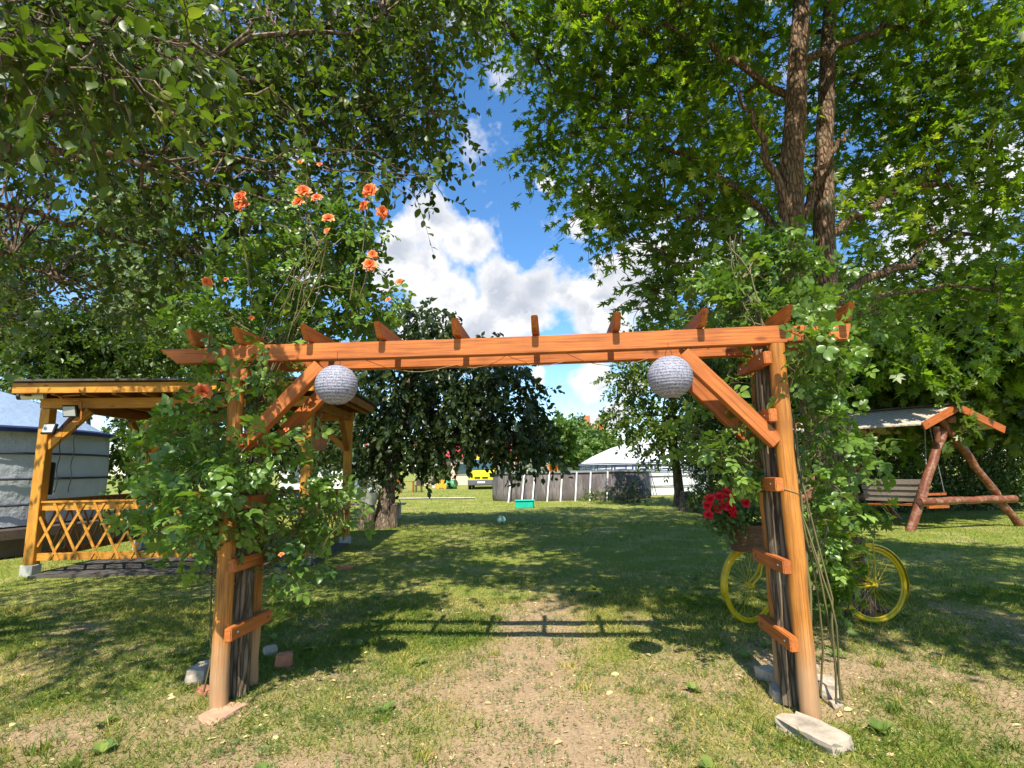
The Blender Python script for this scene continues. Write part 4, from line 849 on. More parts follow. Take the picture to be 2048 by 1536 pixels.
# far conifer
b = P(1160, 940, 60); b[2] = 0; root = empty('spruce_tree', b, 'distant dark conifer tip left of the orange roof', 'tree'); LV = Leaves()
top = P(1160, 836, 60)[2]
for k in range(16):
    z = 1+(top-1)*k/16; r_ = 2.4*(1-k/16)+.15; clump(LV, None, b+[0, 0, z], (r_, r_, .3), 40, 6, .5, T_NEED, L=.8, droop=.3, shell=.5)
obj('trunk', MB().tube([b, b+[0, 0, top]], [.25, .03], 8), BARK, root); LV.build('crown', L_HEDGE, root)
# shrubs
def shrub(name, lab, px, py, Y, r_, nt, lm, ls=.12, tm=T_SIMPLE, cat='shrub', grp=None, rz=None):
    b = G(px, py)*[1, 1, 0] if Y is None else P(px, py, Y); 
    root = empty(name, b*[1, 1, 0], lab, cat, grp); LV = Leaves(); tw = MB(); z = b[2] if Y else 0
    rz = rz or r_; clump(LV, tw, (b[0], b[1], z+rz*.8), (r_, r_, rz), nt, 6, ls, tm, L=r_*.5, droop=-.1, up=.5, twr=.005)
    tw.tube([(b[0], b[1], -.03), (b[0], b[1], z+rz)], [.03, .01], 6); obj('stem', tw, TWIG, root); LV.build('foliage', lm, root); return root
shrub('shrub', 'pale flowering shrub between the yellow van and the far yurt', 1060, 962, 40, 1.1, 120, L_PALE, .22)
shrub('shrub', 'small green bush by the dark house door', 870, 972, 50, 1.3, 120, L_BUSH, .28)
shrub('shrub', 'green bush at the near right end of the pool wall', 1255, 1006, None, .75, 120, L_HEDGE, .10, rz=.45)
shrub('shrub', 'low leafy weeds along the middle of the pool wall', 1195, 1002, None, .6, 70, L_BUSH, .10, rz=.22)
shrub('shrub', 'pinkish dry bush behind the lower left rose', 300, 985, None, .6, 90, plain and leafmat('dry_pink_leaves', [(0, (.30,.20,.14)), (1, (.55,.40,.32))], .3), .10, rz=.8)
shrub('shrub', 'leafy shrub in the pavilion shade beside its far post', 650, 940, 24, .9, 100, L_BUSH, .14)
# ------------------------------------------------------------ pavilion
pv0 = np.array([-7.45, 8.62, 0]); pe = np.array([4.25, .25, 0]); pe_u = unit(pe); pn = np.array([-pe_u[1], pe_u[0], 0]); PD = 2.7; PLN = 4.1
def PV(s, t, z): return pv0+pe_u*s+pn*t+UZ*z
pa = empty('pavilion', PV(2, 1.3, 0), 'honey coloured timber pavilion with lattice rails left of the pergola', 'pavilion')
pz = P(95, 800, 8.62)[2]
for s_, t_ in ((0, 0), (PLN, 0), (0, PD), (PLN, PD)):
    timber('post', PV(s_, t_, .16), PV(s_, t_, 2.56), .15, .15, W_YEL, pa, up=pe_u)
    mb = MB(); mb.box(PV(s_, t_, .07), (.19, .19, .18)); obj('footing', mb, M_CONC, pa, bevel=.01)
for t_ in (0, PD):
    timber('top_beam', PV(-.1, t_, 2.65), PV(PLN+.1, t_, 2.65), .12, .16, W_YEL, pa)
    for s_, sg in ((0, 1), (PLN, -1)): timber('brace', PV(s_+sg*.05, t_, 1.95), PV(s_+sg*.65, t_, 2.53), .08, .12, W_YEL, pa)
for s_ in (0, PLN):
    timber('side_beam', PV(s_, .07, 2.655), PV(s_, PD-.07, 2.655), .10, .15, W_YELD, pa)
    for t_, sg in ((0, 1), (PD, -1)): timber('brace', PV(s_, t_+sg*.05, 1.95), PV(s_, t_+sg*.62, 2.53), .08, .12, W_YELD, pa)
timber('fascia', PV(-.24, -.42, 2.84), PV(PLN+.45, -.42, 2.84), .04, .16, W_YEL, pa); timber('fascia', PV(-.24, PD+.42, 2.86), PV(PLN+.45, PD+.42, 2.86), .04, .16, W_YELD, pa)
for s_ in (-.22, PLN+.43): timber('fascia', PV(s_, -.40, 2.84), PV(s_, PD+.40, 2.84), .035, .15, W_YELD, pa)
mb = MB()
for k in range(11): s_ = -.12+k*(PLN+.42)/10; mb.beam(PV(s_, -.39, 2.79), PV(s_, PD+.39, 2.79), .06, .11)
obj('roof_joists', mb, W_YELD, pa)
mb = MB(); mb.beam(PV(-.27, PD/2, 2.955), PV(PLN+.5, PD/2, 2.955), PD+1.0, .03); obj('roof', mb, plain('dark_roofing_felt', (.09,.075,.07), .9), pa)
def lattice(name, fn, L_, z0, z1, mat_, step=.30, par=pa, w=.035):
    mb = MB(); mb.beam(fn(.08, 0, z1-.05), fn(L_-.08, 0, z1-.05), .035, .12); mb.beam(fn(.08, 0, z0+.05), fn(L_-.08, 0, z0+.05), .035, .11); mb.beam(fn(.08, 0, z1+.022), fn(L_-.08, 0, z1+.022), .10, .025)
    dx = (z1-z0)*.52; x = .12-dx
    while x < L_-.1:
        for sg, of in ((1, -.025), (-1, -.042)):
            xa, xb = (x, x+dx) if sg > 0 else (x+dx, x); za, zb = z0, z1
            if min(xa, xb) < .08 or max(xa, xb) > L_-.08:
                lo, hi = .08, L_-.08; t0 = max(0, (lo-xa)/(xb-xa) if xb > xa else (xa-hi)/(xa-xb)); t1 = min(1, (hi-xa)/(xb-xa) if xb > xa else (xa-lo)/(xa-xb))
                if t1-t0 < .1: continue
                xa, xb, za, zb = xa+(xb-xa)*t0, xa+(xb-xa)*t1, z0+(z1-z0)*t0, z0+(z1-z0)*t1
            mb.beam(fn(xa, of, za), fn(xb, of, zb), .015, w, up=(fn(0, 1, 0)-fn(0, 0, 0)) if 0 else (0, 0, 1))
        x += step
    return obj(name, mb, mat_, par)
lattice('lattice_rail', lambda s, o, z: PV(s, o, z), 2.9, .22, 1.08, W_YEL)
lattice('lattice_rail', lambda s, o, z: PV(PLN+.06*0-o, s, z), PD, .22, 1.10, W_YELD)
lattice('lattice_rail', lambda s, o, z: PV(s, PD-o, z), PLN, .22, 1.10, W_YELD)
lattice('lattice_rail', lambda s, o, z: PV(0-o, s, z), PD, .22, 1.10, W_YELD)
# things on the pavilion
cpos = P(66, 792, 8.40); root = empty('security_camera', cpos, 'white bullet security camera under the left pavilion eave', 'camera')
mb = MB(); mb.tube([cpos+[-.14, -.03, -.01], cpos+[.14, .05, .01]], .055, 14); obj('housing', mb, M_WHITE, root, smooth=True)
mb = MB(); mb.tube([cpos+[-.20, -.045, -.015], cpos+[-.13, -.025, -.008]], .05, 14); obj('lens', mb, M_BLACK, root, smooth=True)
mb = MB(); mb.tube([cpos+[.12, .05, .03], cpos+[.17, .12, .11]], .018, 8); obj('bracket', mb, M_WHITE, root)
def flood(px, py, Y, sz, lab, tilt):
    c = P(px, py, Y); root = empty('floodlight', c, lab, 'floodlight', 'floodlights fixed to the pavilion post'); rx = Matrix.Rotation(tilt, 3, 'X'); A = np.array(rx)
    mb = MB(); mb.box(c, (sz*1.2, .045, sz), A); obj('housing', mb, M_BLACK, root, bevel=.006)
    mb = MB(); mb.box(c+A@np.array([0, -.026, 0]), (sz*.98, .008, sz*.78), A); obj('lens', mb, M_LENS, root)
    mb = MB(); mb.tube([c+[-sz*.6, 0, 0], c+[-sz*.6, .10, -.02], c+[sz*.6, .10, -.02], c+[sz*.6, 0, 0]], .008, 6); obj('bracket', mb, M_DARKM, root)
flood(141, 822, 8.42, .19, 'white faced square floodlight under the pavilion beam beside the orange hook', .25)
flood(99, 858, 8.42, .17, 'lower dark rimmed floodlight on the left pavilion post', -.35)
c = P(140, 820, 8.40); mb = MB(); mb.tube([P(118, 792, 8.42), P(128, 800, 8.42), P(140, 800, 8.42), P(158, 800, 8.42), P(163, 806, 8.42), P(163, 838, 8.42), P(158, 844, 8.42), P(146, 844, 8.45)], .014, 8); mb.tube([P(116, 792, 8.42), P(160, 790, 8.42)], .014, 8)
tag(obj('wall_hook', mb, plain('orange_rust_paint', (.45,.16,.03), .5), None, smooth=True), 'bent orange metal hook around the white floodlight', 'hook')
c = P(93, 957, 8.86); mb = MB(); cz = c.copy(); mb.lathe([(.0, -.26), (.095, -.26), (.10, .24), (.08, .26), (0, .26)], (cz[0], cz[1], cz[2]), 20)
tag(obj('dustbin', mb, M_BLACK, None, smooth=True), 'black cylindrical bin behind the left pavilion post above the rail', 'bin')
for k, (xx, lab) in enumerate(((125, 'left thin dark cable hanging inside the pavilion'), (152, 'right thin dark cable hanging below the white floodlight'))):
    a = P(xx, 850, 8.6); zz = np.linspace(a[2], P(xx, 985, 8.6)[2], 14); mb = MB(); mb.tube([[a[0]+.015*math.sin(i*1.3+k), a[1], z] for i, z in enumerate(zz)], .007, 5)
    tag(obj('cable', mb, M_BLACK), lab, 'cable', 'cables in the pavilion')
mb = MB(); c = P(636, 885, 10); mb.lathe([(.001, -.14), (.13, -.14), (.20, .12), (.21, .16), (.001, .14)], c, 20); tag(obj('hanging_pot', mb, M_BRICK, None, smooth=True), 'terracotta pot hanging under the far end of the pavilion', 'flower pot')
# stone floor of the pavilion
mb = MB(); mb.beam(PV(.2, PD/2-.2, .012), PV(PLN+.1, PD/2-.2, .012), PD+.2, .05); tag(obj('paving', mb, plain('dark_slab', (.08,.07,.06), .9, .4, 3), None), kind='structure')

# ------------------------------------------------------------ yurts
def yurt(c, rad, wz, ztop, a_door, wallm, roofm, lab, rows, greek=True, deck=0., bandm=M_NAVY):
    c = np.array(c, float); root = empty('yurt', c*[1, 1, 0], lab, 'yurt', 'white round felt yurts')
    obj('wall', MB().lathe([(rad, deck), (rad*1.01, deck+(wz-deck)*.5), (rad, wz)], c*[1, 1, 0], 72), wallm, root, smooth=True)
    obj('roof', MB().lathe([(rad*1.03, wz-.02), (rad*.8, wz+(ztop-wz)*.36), (rad*.5, wz+(ztop-wz)*.72), (rad*.2, wz+(ztop-wz)*.97), (.02, ztop)], c*[1, 1, 0], 72), roofm, root, smooth=True)
    mb = MB()
    for z in rows: mb.lathe([(rad*1.018, z-.022), (rad*1.024, z), (rad*1.018, z+.022)], c*[1, 1, 0], 72)
    obj('strap', mb, M_ROPE, root)
    if greek:
        mb = MB(); zb = wz-.40; zt = wz+.03
        for z in (zb, zt): mb.lathe([(rad*1.021, z-.03), (rad*1.026, z), (rad*1.021, z+.03)], c*[1, 1, 0], 72)
        n_ = int(2*math.pi*rad/1.1)
        def bar(a0, a1, z0, z1):
            r_ = rad*1.023; K = 3; v = []
            for i in range(K+1):
                a = a0+(a1-a0)*i/K; v += [(c[0]+r_*math.cos(a), c[1]+r_*math.sin(a), z0), (c[0]+r_*math.cos(a), c[1]+r_*math.sin(a), z1)]
            mb.add(v, [(2*i, 2*i+2, 2*i+3, 2*i+1) for i in range(K)])
        for k in range(n_):
            a = k*2*math.pi/n_; da = 2*math.pi/n_; t = .05
            za, zbm, zc = zb+.07, (zb+zt)/2-.0, zt-.09
            bar(a, a+da*.62, zc, zc+t); bar(a, a+da*.07, za, zc); bar(a+da*.55, a+da*.62, zbm, zc); bar(a+da*.22, a+da*.62, zbm, zbm+t); bar(a, a+da*.92, za, za+t); bar(a+da*.85, a+da*.92, za, zc); bar(a+da*.85, a+da, zc, zc+t)
        obj('key_pattern_band', mb, M_NAVY2, root)
    else:
        mb = MB(); mb.lathe([(rad*1.05, wz-.06), (rad*1.055, wz+.02), (rad*1.03, wz+.06)], c*[1, 1, 0], 72); obj('blue_eave_band', mb, bandm, root)
    mb = MB(); mb.lathe([(rad*.2, wz+(ztop-wz)*.97+.01), (rad*.19, ztop+.10), (.01, ztop+.18)], c*[1, 1, 0], 32); obj('crown_cap', mb, roofm, root, smooth=True)
    for k in range(10 if greek else 0):
        a = k*.628+.2; mb = MB(); mb.tube([(c[0]+rad*1.03*math.cos(a), c[1]+rad*1.03*math.sin(a), wz-.3), (c[0]+rad*1.12*math.cos(a+.06), c[1]+rad*1.12*math.sin(a+.06), deck+.02)], .02, 4); obj('guy_rope', mb, M_ROPE, root)
    return root
yc = P(1283, 940, 32.0); yw = P(1283, 934, 28.6)[2]; yurt(yc, 3.55, 1.62, P(1290, 884, 32)[2], 0, M_CANV, M_CANV, 'white yurt with dark key pattern band behind the pool', (.45, .95), True)
yc = P(1122, 940, 48.0); yurt(yc, 2.9, 1.55, P(1122, 903, 48)[2], 0, M_CANV, M_CANV, 'small distant white yurt with an orange door behind the pool', (.5, 1.), False)
d0 = P(1108, 940, 44.6); mb = MB(); mb.box((d0[0]-.2, d0[1], .85), (1.1, .12, 1.7)); tag(obj('orange_panel', mb, plain('orange_door_paint', (.75,.20,.02), .6), None, bevel=.02), 'bright orange door panel in front of the small distant yurt', 'door')
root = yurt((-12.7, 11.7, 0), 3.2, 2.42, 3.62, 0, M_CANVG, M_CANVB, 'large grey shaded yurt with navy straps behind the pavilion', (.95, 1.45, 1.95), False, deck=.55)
mb = MB(); mb.lathe([(.1, .52), (3.7, .52), (3.7, .35), (3.55, .35), (3.55, .02)], (-12.7, 11.7, 0), 40); tag(obj('yurt_deck', mb, W_DECK, None), 'dark timber deck carrying the large left yurt', 'deck')
# ------------------------------------------------------------ pool
pl_, pr_ = P(990, 950, 25.6), P(1300, 948, 26.4); pc = (P(1140, 950, 26.6)); PW = (pr_[0]-pl_[0])/2; PH = 1.28
po = empty('swimming_pool', pc*[1, 1, 0], 'oval above ground pool with grey plank print wall and white legs', 'pool')
def oval(a, e=0.): # stadium like
    ca, sa = math.cos(a), math.sin(a); return np.array([pc[0]+(PW+e)*np.sign(ca)*abs(ca)**.62, pc[1]+(1.75+e)*np.sign(sa)*abs(sa)**.62, 0])
K = 96; th = [2*math.pi*i/K for i in range(K)]
def band(prof):
    mb = MB(); v = []
    for e, z in prof: v += [oval(a, e+.03*math.sin(a*17)*(.3 < z < 1.1))+UZ*z for a in th]
    mb.add(v, [(i*K+j, i*K+(j+1) % K, (i+1)*K+(j+1) % K, (i+1)*K+j) for i in range(len(prof)-1) for j in range(K)]); return mb
obj('liner', band([(.0, .0), (.06, .12), (.05, .4), (.03, .8), (.0, PH-.03)]), M_LINER, po, smooth=True)
obj('top_rail', band([(-.05, PH-.03), (-.05, PH+.03), (.06, PH+.03), (.06, PH-.04)]), M_STEEL, po)
mb = MB(); wv = [oval(a, -.06)+UZ*(PH-.15) for a in th]; mb.add(wv, [tuple(range(K))]); obj('water_surface', mb, plain('pool_water', (.05,.25,.30), .05, .1), po)
for k, px in enumerate((1019, 1045, 1066, 1095, 1121, 1150, 1178, 1212)):
    top = P(px+4, 955, 24.75); top[2] = PH-.02; top[1] = pc[1]-1.83; foot = top+[-.16, -.42, -PH-.0]; foot[2] = -.02
    mb = MB(); mb.tube([top, foot], .035, 8); obj('leg', mb, M_WHITE, po, smooth=True)
for px in (991, 1296): mb = MB(); q = P(px, 955, 25.9); q[2] = PH-.03; mb.tube([q, q*[1, 1, 0]-[0, .1, .02]], .03, 8); obj('leg', mb, M_STEEL, po, smooth=True)
# toys
g0 = G(1050, 1016); mb = MB(); mb.prism([g0+[-.36, -.22, 0], g0+[.30, -.22, 0], g0+[.36, .24, 0], g0+[-.30, .24, 0]], (0, 0, 0.0), (0, 0, .27)); mb.box(g0+[0, 0, .285], (.76, .52, .03))
tag(obj('toy_box', mb, M_TEAL, None, bevel=.015), 'teal plastic box lying on the grass before the pool', 'plastic box')
g0 = G(1003, 1049); mb = MB(); mb.lathe([(.12*math.sin(t)+.0005, .12-.12*math.cos(t)) for t in np.linspace(0, math.pi, 16)], g0, 20)
def ballf(n):
    v = n.new('ShaderNodeTexVoronoi', inp={'Scale': 9., 'Vector': objco(n, rnd=False)}).outputs['Distance']; return pbr(n, n.mix(n.ramp(v, [(.32, 0), (.36, 1)]), (.02,.12,.08), (.35,.55,.45)), .4)
tag(obj('ball', mb, mat('green_white_ball', ballf), None, smooth=True), 'green and white football in the shade on the lawn', 'ball')
for nm, px, py, c_, sz, lab, cat in (('toy_car', 884, 977, (.85,.38,.03), .6, 'yellow and orange ride on toy on the far grass', 'toy'), ('toy_bucket', 868, 976, (.75,.70,.6), .28, 'small whitish bucket beside the orange toy', 'bucket')):
    g0 = G(px, py); mb = MB(); g0[2] = 0
    if nm == 'toy_car':
        mb.box(g0+[0, 0, .25], (.8, .5, .3)); mb.box(g0+[.1, 0, .52], (.35, .4, .3)); 
        for x_ in (-.28, .28): mb.tube([g0+[x_, -.3, .13], g0+[x_, .3, .13]], .13, 12)
    else: mb.lathe([(.001, 0), (.16, 0), (.2, .3), (.18, .3), (.14, .05), (.001, .05)], g0, 16)
    tag(obj(nm, mb, plain(nm+'_plastic', c_, .5), None), lab, cat)
g0 = G(903, 978)*[1, 1, 0]; mb = MB(); mb.tube([g0+[-.4, 0, .33], g0+[.4, .1, .33]], .33, 20); tag(obj('barrel', mb, M_GREEN, None, smooth=True), 'green plastic barrel lying beside the orange toy', 'barrel')
# stumps and pots at the walnut
def stump(px, py, r_, h_, lab):
    g0 = G(px, py)*[1, 1, 0]; root = empty('tree_stump', g0, lab, 'stump'); mb = MB(); mb.tube([g0-[0, 0, .05], g0+[0, 0, h_*.3], g0+[.03, 0, h_]], [r_*1.2, r_, r_*.92], 14, jit=.14); obj('bark', mb, BARK, root, smooth=True)
    mb = MB(); mb.lathe([(.001, 0), (r_*.85, 0), (r_*.85, .01), (.001, .012)], g0+[.03, 0, h_], 14); obj('cut_face', mb, W_GREY, root)
stump(1376, 1022, .26, .62, 'short cut stump right of the slim trunk by the pool')
stump(786, 1055, .11, .6, 'reddish stump standing right of the leaning walnut trunk'); stump(733, 1058, .19, .6, 'dark stump left of the leaning walnut trunk carrying a pot')
g0 = G(735, 1058)*[1, 1, 0]; mb = MB(); mb.lathe([(.001, .62), (.20, .62), (.27, .92), (.24, .92), (.18, .68), (.001, .68)], g0, 20); tag(obj('flower_pot', mb, M_CONC, None, smooth=True), 'pale grey tub standing on the stump left of the walnut trunk', 'flower pot')
root = empty('potted_plant', g0+[0, 0, .85], 'small grey leaved plant growing in the pale tub', 'plant'); LV = Leaves(); tw = MB(); clump(LV, tw, g0+[0, 0, 1.05], (.22, .22, .16), 50, 5, .07, T_SIMPLE, L=.16, droop=-.2); obj('stem', tw, STEM, root); LV.build('foliage', L_PALE, root)
# bench at left of the walnut
g0 = G(735, 1040)*[1, 1, 0]; root = empty('bench', g0, 'low grey plank bench behind the walnut trunk', 'bench'); mb = MB(); mb.beam(g0+[-1.0, .3, .45], g0+[1.1, .3, .45], .34, .045); obj('seat', mb, W_GREY, root)
for x_ in (-.8, .9): mb = MB(); mb.box(g0+[x_, .3, .21], (.08, .3, .43)); obj('leg', mb, W_GREY, root)
# ------------------------------------------------------------ van
vb = G(964, 979)*[1, 1, 0]; vy = vb[1]; vx = vb[0]-.05; van = empty('van', (vx, vy+2.5, 0), 'yellow fronted van with dark windscreen parked beyond the pool', 'van')
W2 = .98
def vsec(y, z0, z1, w, wt): return [(vx-w, y, z0), (vx+w, y, z0), (vx+w, y, z0+(z1-z0)*.55), (vx+wt, y, z1-.12), (vx+wt-.12, y, z1), (vx-wt+.12, y, z1), (vx-wt, y, z1-.12), (vx-w, y, z0+(z1-z0)*.55)]
secs = [vsec(vy+.02, .45, .95, W2-.08, W2-.10), vsec(vy+.25, .35, 1.15, W2, W2-.08), vsec(vy+.75, .30, 1.32, W2, W2-.06), vsec(vy+1.55, .30, 2.25, W2, W2-.14), vsec(vy+2.0, .30, 2.42, W2, W2-.12), vsec(vy+5.3, .30, 2.42, W2, W2-.12), vsec(vy+5.4, .35, 2.36, W2-.03, W2-.15)]
mb = MB(); v = sum(secs, []); mb.add(v, [(i*8+j, i*8+(j+1) % 8, (i+1)*8+(j+1) % 8, (i+1)*8+j) for i in range(6) for j in range(8)]+[tuple(range(8))[::-1], tuple(48+j for j in range(8))]); obj('body', mb, M_VAN, van, smooth=False)
mb = MB(); mb.add([(vx-.84, vy+.80, 1.36), (vx+.84, vy+.80, 1.36), (vx+.74, vy+1.50, 2.16), (vx-.74, vy+1.50, 2.16), (vx-.84, vy+.76, 1.38), (vx+.84, vy+.76, 1.38), (vx+.74, vy+1.46, 2.18), (vx-.74, vy+1.46, 2.18)], [(4,5,6,7),(0,1,5,4),(2,3,7,6),(1,2,6,5),(3,0,4,7)]); obj('windscreen', mb, M_GLASS, van)
mb = MB(); mb.box((vx, vy+.05, .50), (1.96, .35, .42)); obj('bumper', mb, M_GREYP, van, bevel=.06)
for sg in (-1, 1):
    mb = MB(); mb.box((vx+sg*.74, vy+.16, .93), (.36, .22, .26)); obj('headlight', mb, plain('headlight_glass', (.6,.62,.6), .1), van, bevel=.05)
    mb = MB(); mb.box((vx+sg*1.10, vy+1.0, 1.5), (.18, .12, .34)); mb.beam((vx+sg*.95, vy+1.05, 1.4), (vx+sg*1.08, vy+1.0, 1.42), .05, .05); obj('mirror', mb, M_BLACK, van, bevel=.02)
    for yy in (.85, 4.3): mb = MB(); mb.tube([(vx+sg*.78, vy+yy, .34), (vx+sg*.99, vy+yy, .34)], .34, 20); obj('wheel', mb, M_BLACK, van, smooth=True)
    mb = MB(); mb.box((vx+sg*.28, vy-.0, .86), (.42, .06, .09)); obj('grille', mb, M_BLACK, van)
mb = MB(); mb.box((vx, vy-.135, .52), (.55, .02, .12)); obj('number_plate', mb, M_WHITE, van)
# ------------------------------------------------------------ houses
def house(x0, x1, y0, y1, zw, zr, wm, rm, lab, ridge='x', open_=(), ov=.4, name='house', chim=None):
    root = empty(name, ((x0+x1)/2, (y0+y1)/2, 0), lab, 'house'); mb = MB(); mb.box(((x0+x1)/2, (y0+y1)/2, zw/2), (x1-x0, y1-y0, zw)); obj('wall', mb, wm, root)
    mb = MB()
    if ridge == 'x':
        ym = (y0+y1)/2; mb.prism([(x0-ov, y0-ov, zw-.05), (x0-ov, ym, zr), (x0-ov, y1+ov, zw-.05), (x0-ov, y1+ov, zw+.1), (x0-ov, ym, zr+.16), (x0-ov, y0-ov, zw+.1)], (0, 0, 0), (x1-x0+2*ov, 0, 0))
    else:
        xm = (x0+x1)/2; mb.prism([(x0-ov, y0-ov, zw-.05), (xm, y0-ov, zr), (x1+ov, y0-ov, zw-.05), (x1+ov, y0-ov, zw+.1), (xm, y0-ov, zr+.16), (x0-ov, y0-ov, zw+.1)], (0, 0, 0), (0, y1-y0+2*ov, 0))
        mb2 = MB(); mb2.prism([(x0, y0+.003, zw-.003), (x1, y0+.003, zw-.003), (xm, y0+.003, zr)], (0, 0, 0), (0, y1-y0-.006, 0)); obj('gable', mb2, wm, root)
    rf = obj('roof', mb, rm, root)
    for nm, xa, za, w_, h_, mt in open_:
        mb = MB(); mb.box((xa, y0-.03, za), (w_, .08, h_)); f = obj(nm, mb, W_GREY if nm == 'window' else mt, root)
        if nm == 'window': mb = MB(); mb.box((xa, y0-.078, za), (w_-.16, .02, h_-.16)); obj('pane', mb, M_GLASS, f)
        else: mb = MB(); mb.box((xa+w_*.35, y0-.09, za), (.04, .05, .15)); obj('handle', mb, M_STEEL, f)
    if chim: mb = MB(); mb.box(chim[:3], (chim[3], chim[3], chim[4])); obj('chimney', mb, M_BRICK, rf)
    return root
hY = 52.
def X(px, Y): return P(px, 940, Y)[0]
house(X(840, hY), X(1030, hY), hY, hY+7, 2.7, 4.6, M_WALLP, M_REDROOF, 'pink walled house with bright red roof behind the van', 'x', (('door', X(884, hY), 1.05, 1.7, 2.1, W_DECK), ('window', X(930, hY), 1.5, 1.6, 1.1, None), ('window', X(1012, hY), 1.5, 1.4, 1.1, None), ('window', X(858, hY), 1.5, .9, 1., None)))
house(X(690, 38), X(762, 38), 38, 43, 2.6, 3.6, M_BLUEGR, M_REDROOF, 'blue grey shed with a dark doorway behind the walnut tree', 'x', (('door', X(724, 38), 1.0, .8, 2., M_BLACK), ('window', X(745, 38), 1.5, .7, .8, None)))
house(X(560, 30), X(690, 30), 30, 34, 2.1, 2.9, M_WALLW, M_CONC, 'long low white building seen through the far pavilion side', 'x', (('window', X(600, 30), 1.3, .8, .7, None),))
house(X(1168, 75), X(1215, 75), 75, 83, 5.2, 7.4, M_ORROOF, M_ORROOF, 'distant orange roofed house with chimney right of the conifer', 'x', (('window', X(1180, 75), 4.2, .9, 1., None),), chim=(X(1183, 75), 78, 7.9, .9, 1.8))
house(X(1000, 58), X(1090, 58), 60, 66, 2.4, 3.2, M_WALLP, M_ORROOF, 'low pinkish outbuilding between the van and the far yurt', 'x', (('window', X(1040, 58), 1.4, 1., .9, None), ('window', X(1070, 58), 1.4, 1., .9, None)))
# wooden fence far at the right and garden furniture before the house
for k, (px, lab) in enumerate(((815, 'low wooden garden table before the pink house'), (838, 'dark wooden garden chair right of the garden table'), (792, 'reddish wooden garden chair left of the garden table'))):
    g0 = P(px, 940, 37)*[1, 1, 0]; nm = 'garden_table' if k == 0 else 'garden_chair'; root = empty(nm, g0, lab, 'table' if k == 0 else 'chair'); mm_ = [W_SWR, W_DECK, W_SWR][k]
    hh_ = .72 if k == 0 else .45; ww = .9 if k == 0 else .45
    mb = MB(); mb.box(g0+[0, 0, hh_], (ww, .55, .05)); obj('tabletop' if k == 0 else 'seat', mb, mm_, root)
    for sx in (-1, 1):
        for sy in (-1, 1): mb = MB(); mb.beam(g0+[sx*(ww/2-.05), sy*.22, 0], g0+[sx*(ww/2-.05), sy*.22, hh_-.028], .05, .05, up=(1, 0, 0)); obj('leg', mb, mm_, root)
    if k: mb = MB(); mb.box(g0+[0, .25, .75], (.45, .04, .55)); obj('backrest', mb, mm_, root)
# ------------------------------------------------------------ garden swing
f1, f2 = G(1818, 1062)*[1, 1, 0], G(2042, 1052)*[1, 1, 0]; mid = (f1+f2)/2; ax = unit(f2-f1); nb = np.array([-.62, .78, 0]); SL = 2.35
apx = mid-ax*.32; apz = P(1900, 852, mid[1])[2]
sw = empty('garden_swing', mid+nb*SL/2, 'red brown log garden swing with a small pitched roof by the hedge', 'garden swing')
def wob(a, b, r_, n_=10): 
    p = curve(a, b, 0, .01, n_); mb = MB(); mb.tube(p, r_*(1+R.randn(n_)*.05), 12, jit=.05); return mb
for e in (0, 1):
    o_ = nb*SL*e; f1_, f2_ = f1+o_, f2+o_; ap = apx+o_
    def logp(name, a, b, r_):
        mb = wob(a, b, r_); v = np.vstack(mb.v); return obj(name, mb, W_LOG, sw, smooth=True)
    logp('leg', f1_-[0, 0, .05], ap+UZ*(apz+.02)+ax*.14, .095); logp('leg', f2_-[0, 0, .05], ap+UZ*(apz+.16)-ax*.10-nb*.1*(1-e), .085)
    a = f1_+(ap-f1_)*.26; b_ = f2_+(ap-f2_)*.24; z_ = .62
    logp('crossbar', a+UZ*z_-ax*.12-nb*.13*(1-2*e), b_+UZ*z_+ax*.18-nb*.13*(1-2*e), .085)
logp('ridge_log', apx-nb*.30+UZ*(apz+.13), apx+nb*(SL+.3)+UZ*(apz+.13), .075)
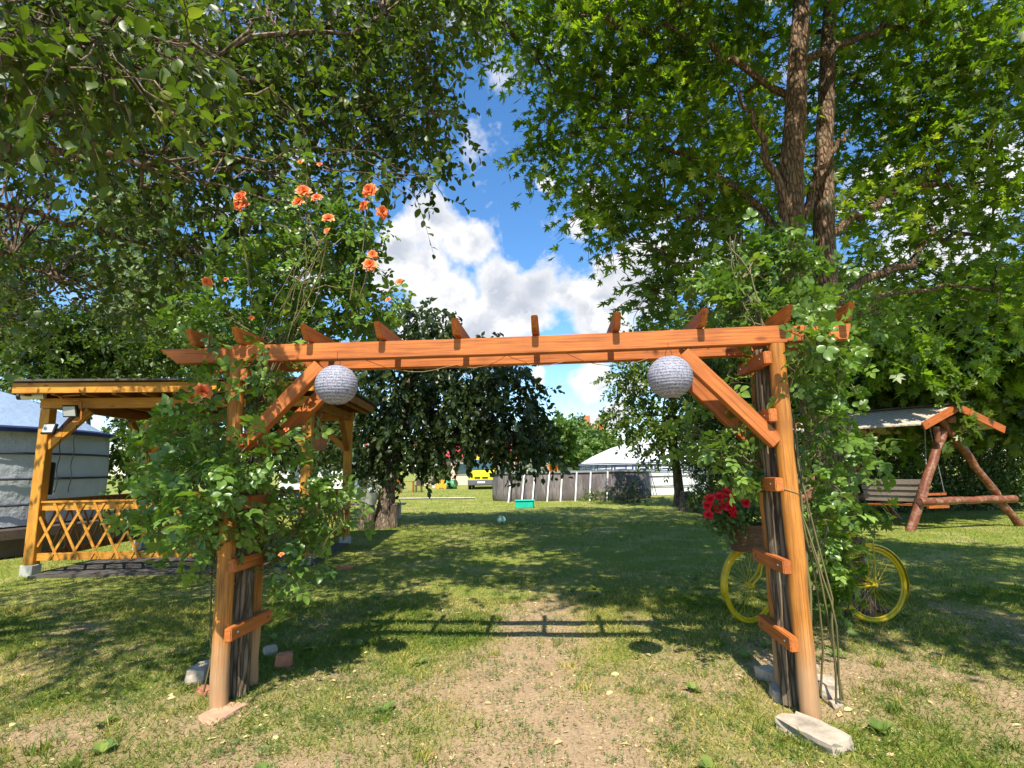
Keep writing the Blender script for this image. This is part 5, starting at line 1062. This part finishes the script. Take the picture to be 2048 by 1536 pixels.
# roof: two slopes
rz = apz+.42; hwL, hwR = .95, 1.15; dz = .44
def RP(side, t, off=0.): return apx+nb*t+ax*side+UZ*(rz-dz*abs(side)+off)
mb = MB()
for side, hw in ((-1, hwL), (1, hwR)):
    v = [RP(0, -.35), RP(0, SL+.35), RP(side*hw, SL+.35), RP(side*hw, -.35)]; v = v+[q+UZ*.03 for q in v]; mb.add(v, [(0,1,2,3),(7,6,5,4),(0,3,7,4),(1,5,6,2),(3,2,6,7),(0,4,5,1)])
obj('roof', mb, M_ROOFSL, sw)
for t in (-.37, SL+.37):
    for side, hw in ((-1, hwL+.03), (1, hwR+.03)): timber('bargeboard', RP(0, t, -.02), RP(side*hw, t, -.02), .035, .17, W_SWR, sw, up=UZ)
mb = MB(); mb.beam(RP(0, -.38, .05), RP(0, SL+.38, .05), .22, .03); obj('ridge_board', mb, W_DECK, sw)
for t in (.3, SL-.3): timber('rafter', RP(-hwL+.05, t, -.05), RP(0, t, -.05), .05, .06, W_LOG, sw); timber('rafter', RP(0, t, -.05), RP(hwR-.05, t, -.05), .05, .06, W_LOG, sw)
sc_ = apx+nb*SL*.36; bz = .50
mb = MB()
for k in range(5): mb.beam(sc_-nb*.62+ax*(-.22+k*.11)+UZ*bz, sc_+nb*.62+ax*(-.22+k*.11)+UZ*bz, .09, .025)
obj('seat', mb, W_SWR, sw)
mb = MB()
for k in range(4): mb.beam(sc_-nb*.62-ax*(.28+.03*k)+UZ*(bz+.14+k*.13), sc_+nb*.62-ax*(.28+.03*k)+UZ*(bz+.14+k*.13), .025, .115)
obj('backrest', mb, wood('grey_brown_wood', (.20,.15,.12), (.30,.23,.19), (.10,.07,.06)), sw)
for sg in (-1, 1):
    mb = MB(); c = sc_+nb*.61*sg; mb.beam(c-ax*.27+UZ*(bz-.03), c+ax*.27+UZ*(bz-.03), .06, .06); mb.beam(c-ax*.27+UZ*(bz+.25), c+ax*.24+UZ*(bz+.25), .06, .05); mb.beam(c+ax*.22+UZ*bz, c+ax*.22+UZ*(bz+.25), .05, .05); obj('armrest', mb, W_SWR, sw)
    for d_ in (-.24, .22):
        mb = MB(); a = c+ax*d_+UZ*(bz+.28); b_ = c*[1, 1, 0]+ax*d_*.25+UZ*(apz+.08); n_ = 46
        for i in range(n_):
            q0 = a+(b_-a)*i/n_; q1 = a+(b_-a)*(i+1.25)/n_; sd_ = (ax if i % 2 else nb)*.009; mb.tube([q0, (q0+q1)/2+sd_, q1], .004, 4); mb.tube([q0, (q0+q1)/2-sd_, q1], .004, 4)
        obj('chain', mb, M_STEEL, sw)
mb = MB(); c = apx-nb*.12-ax*.28+UZ*(apz-.02); mb.tube([c, c-UZ*.36], [.07, .062], 10); obj('log_stub', mb, W_LOG, sw, smooth=True)
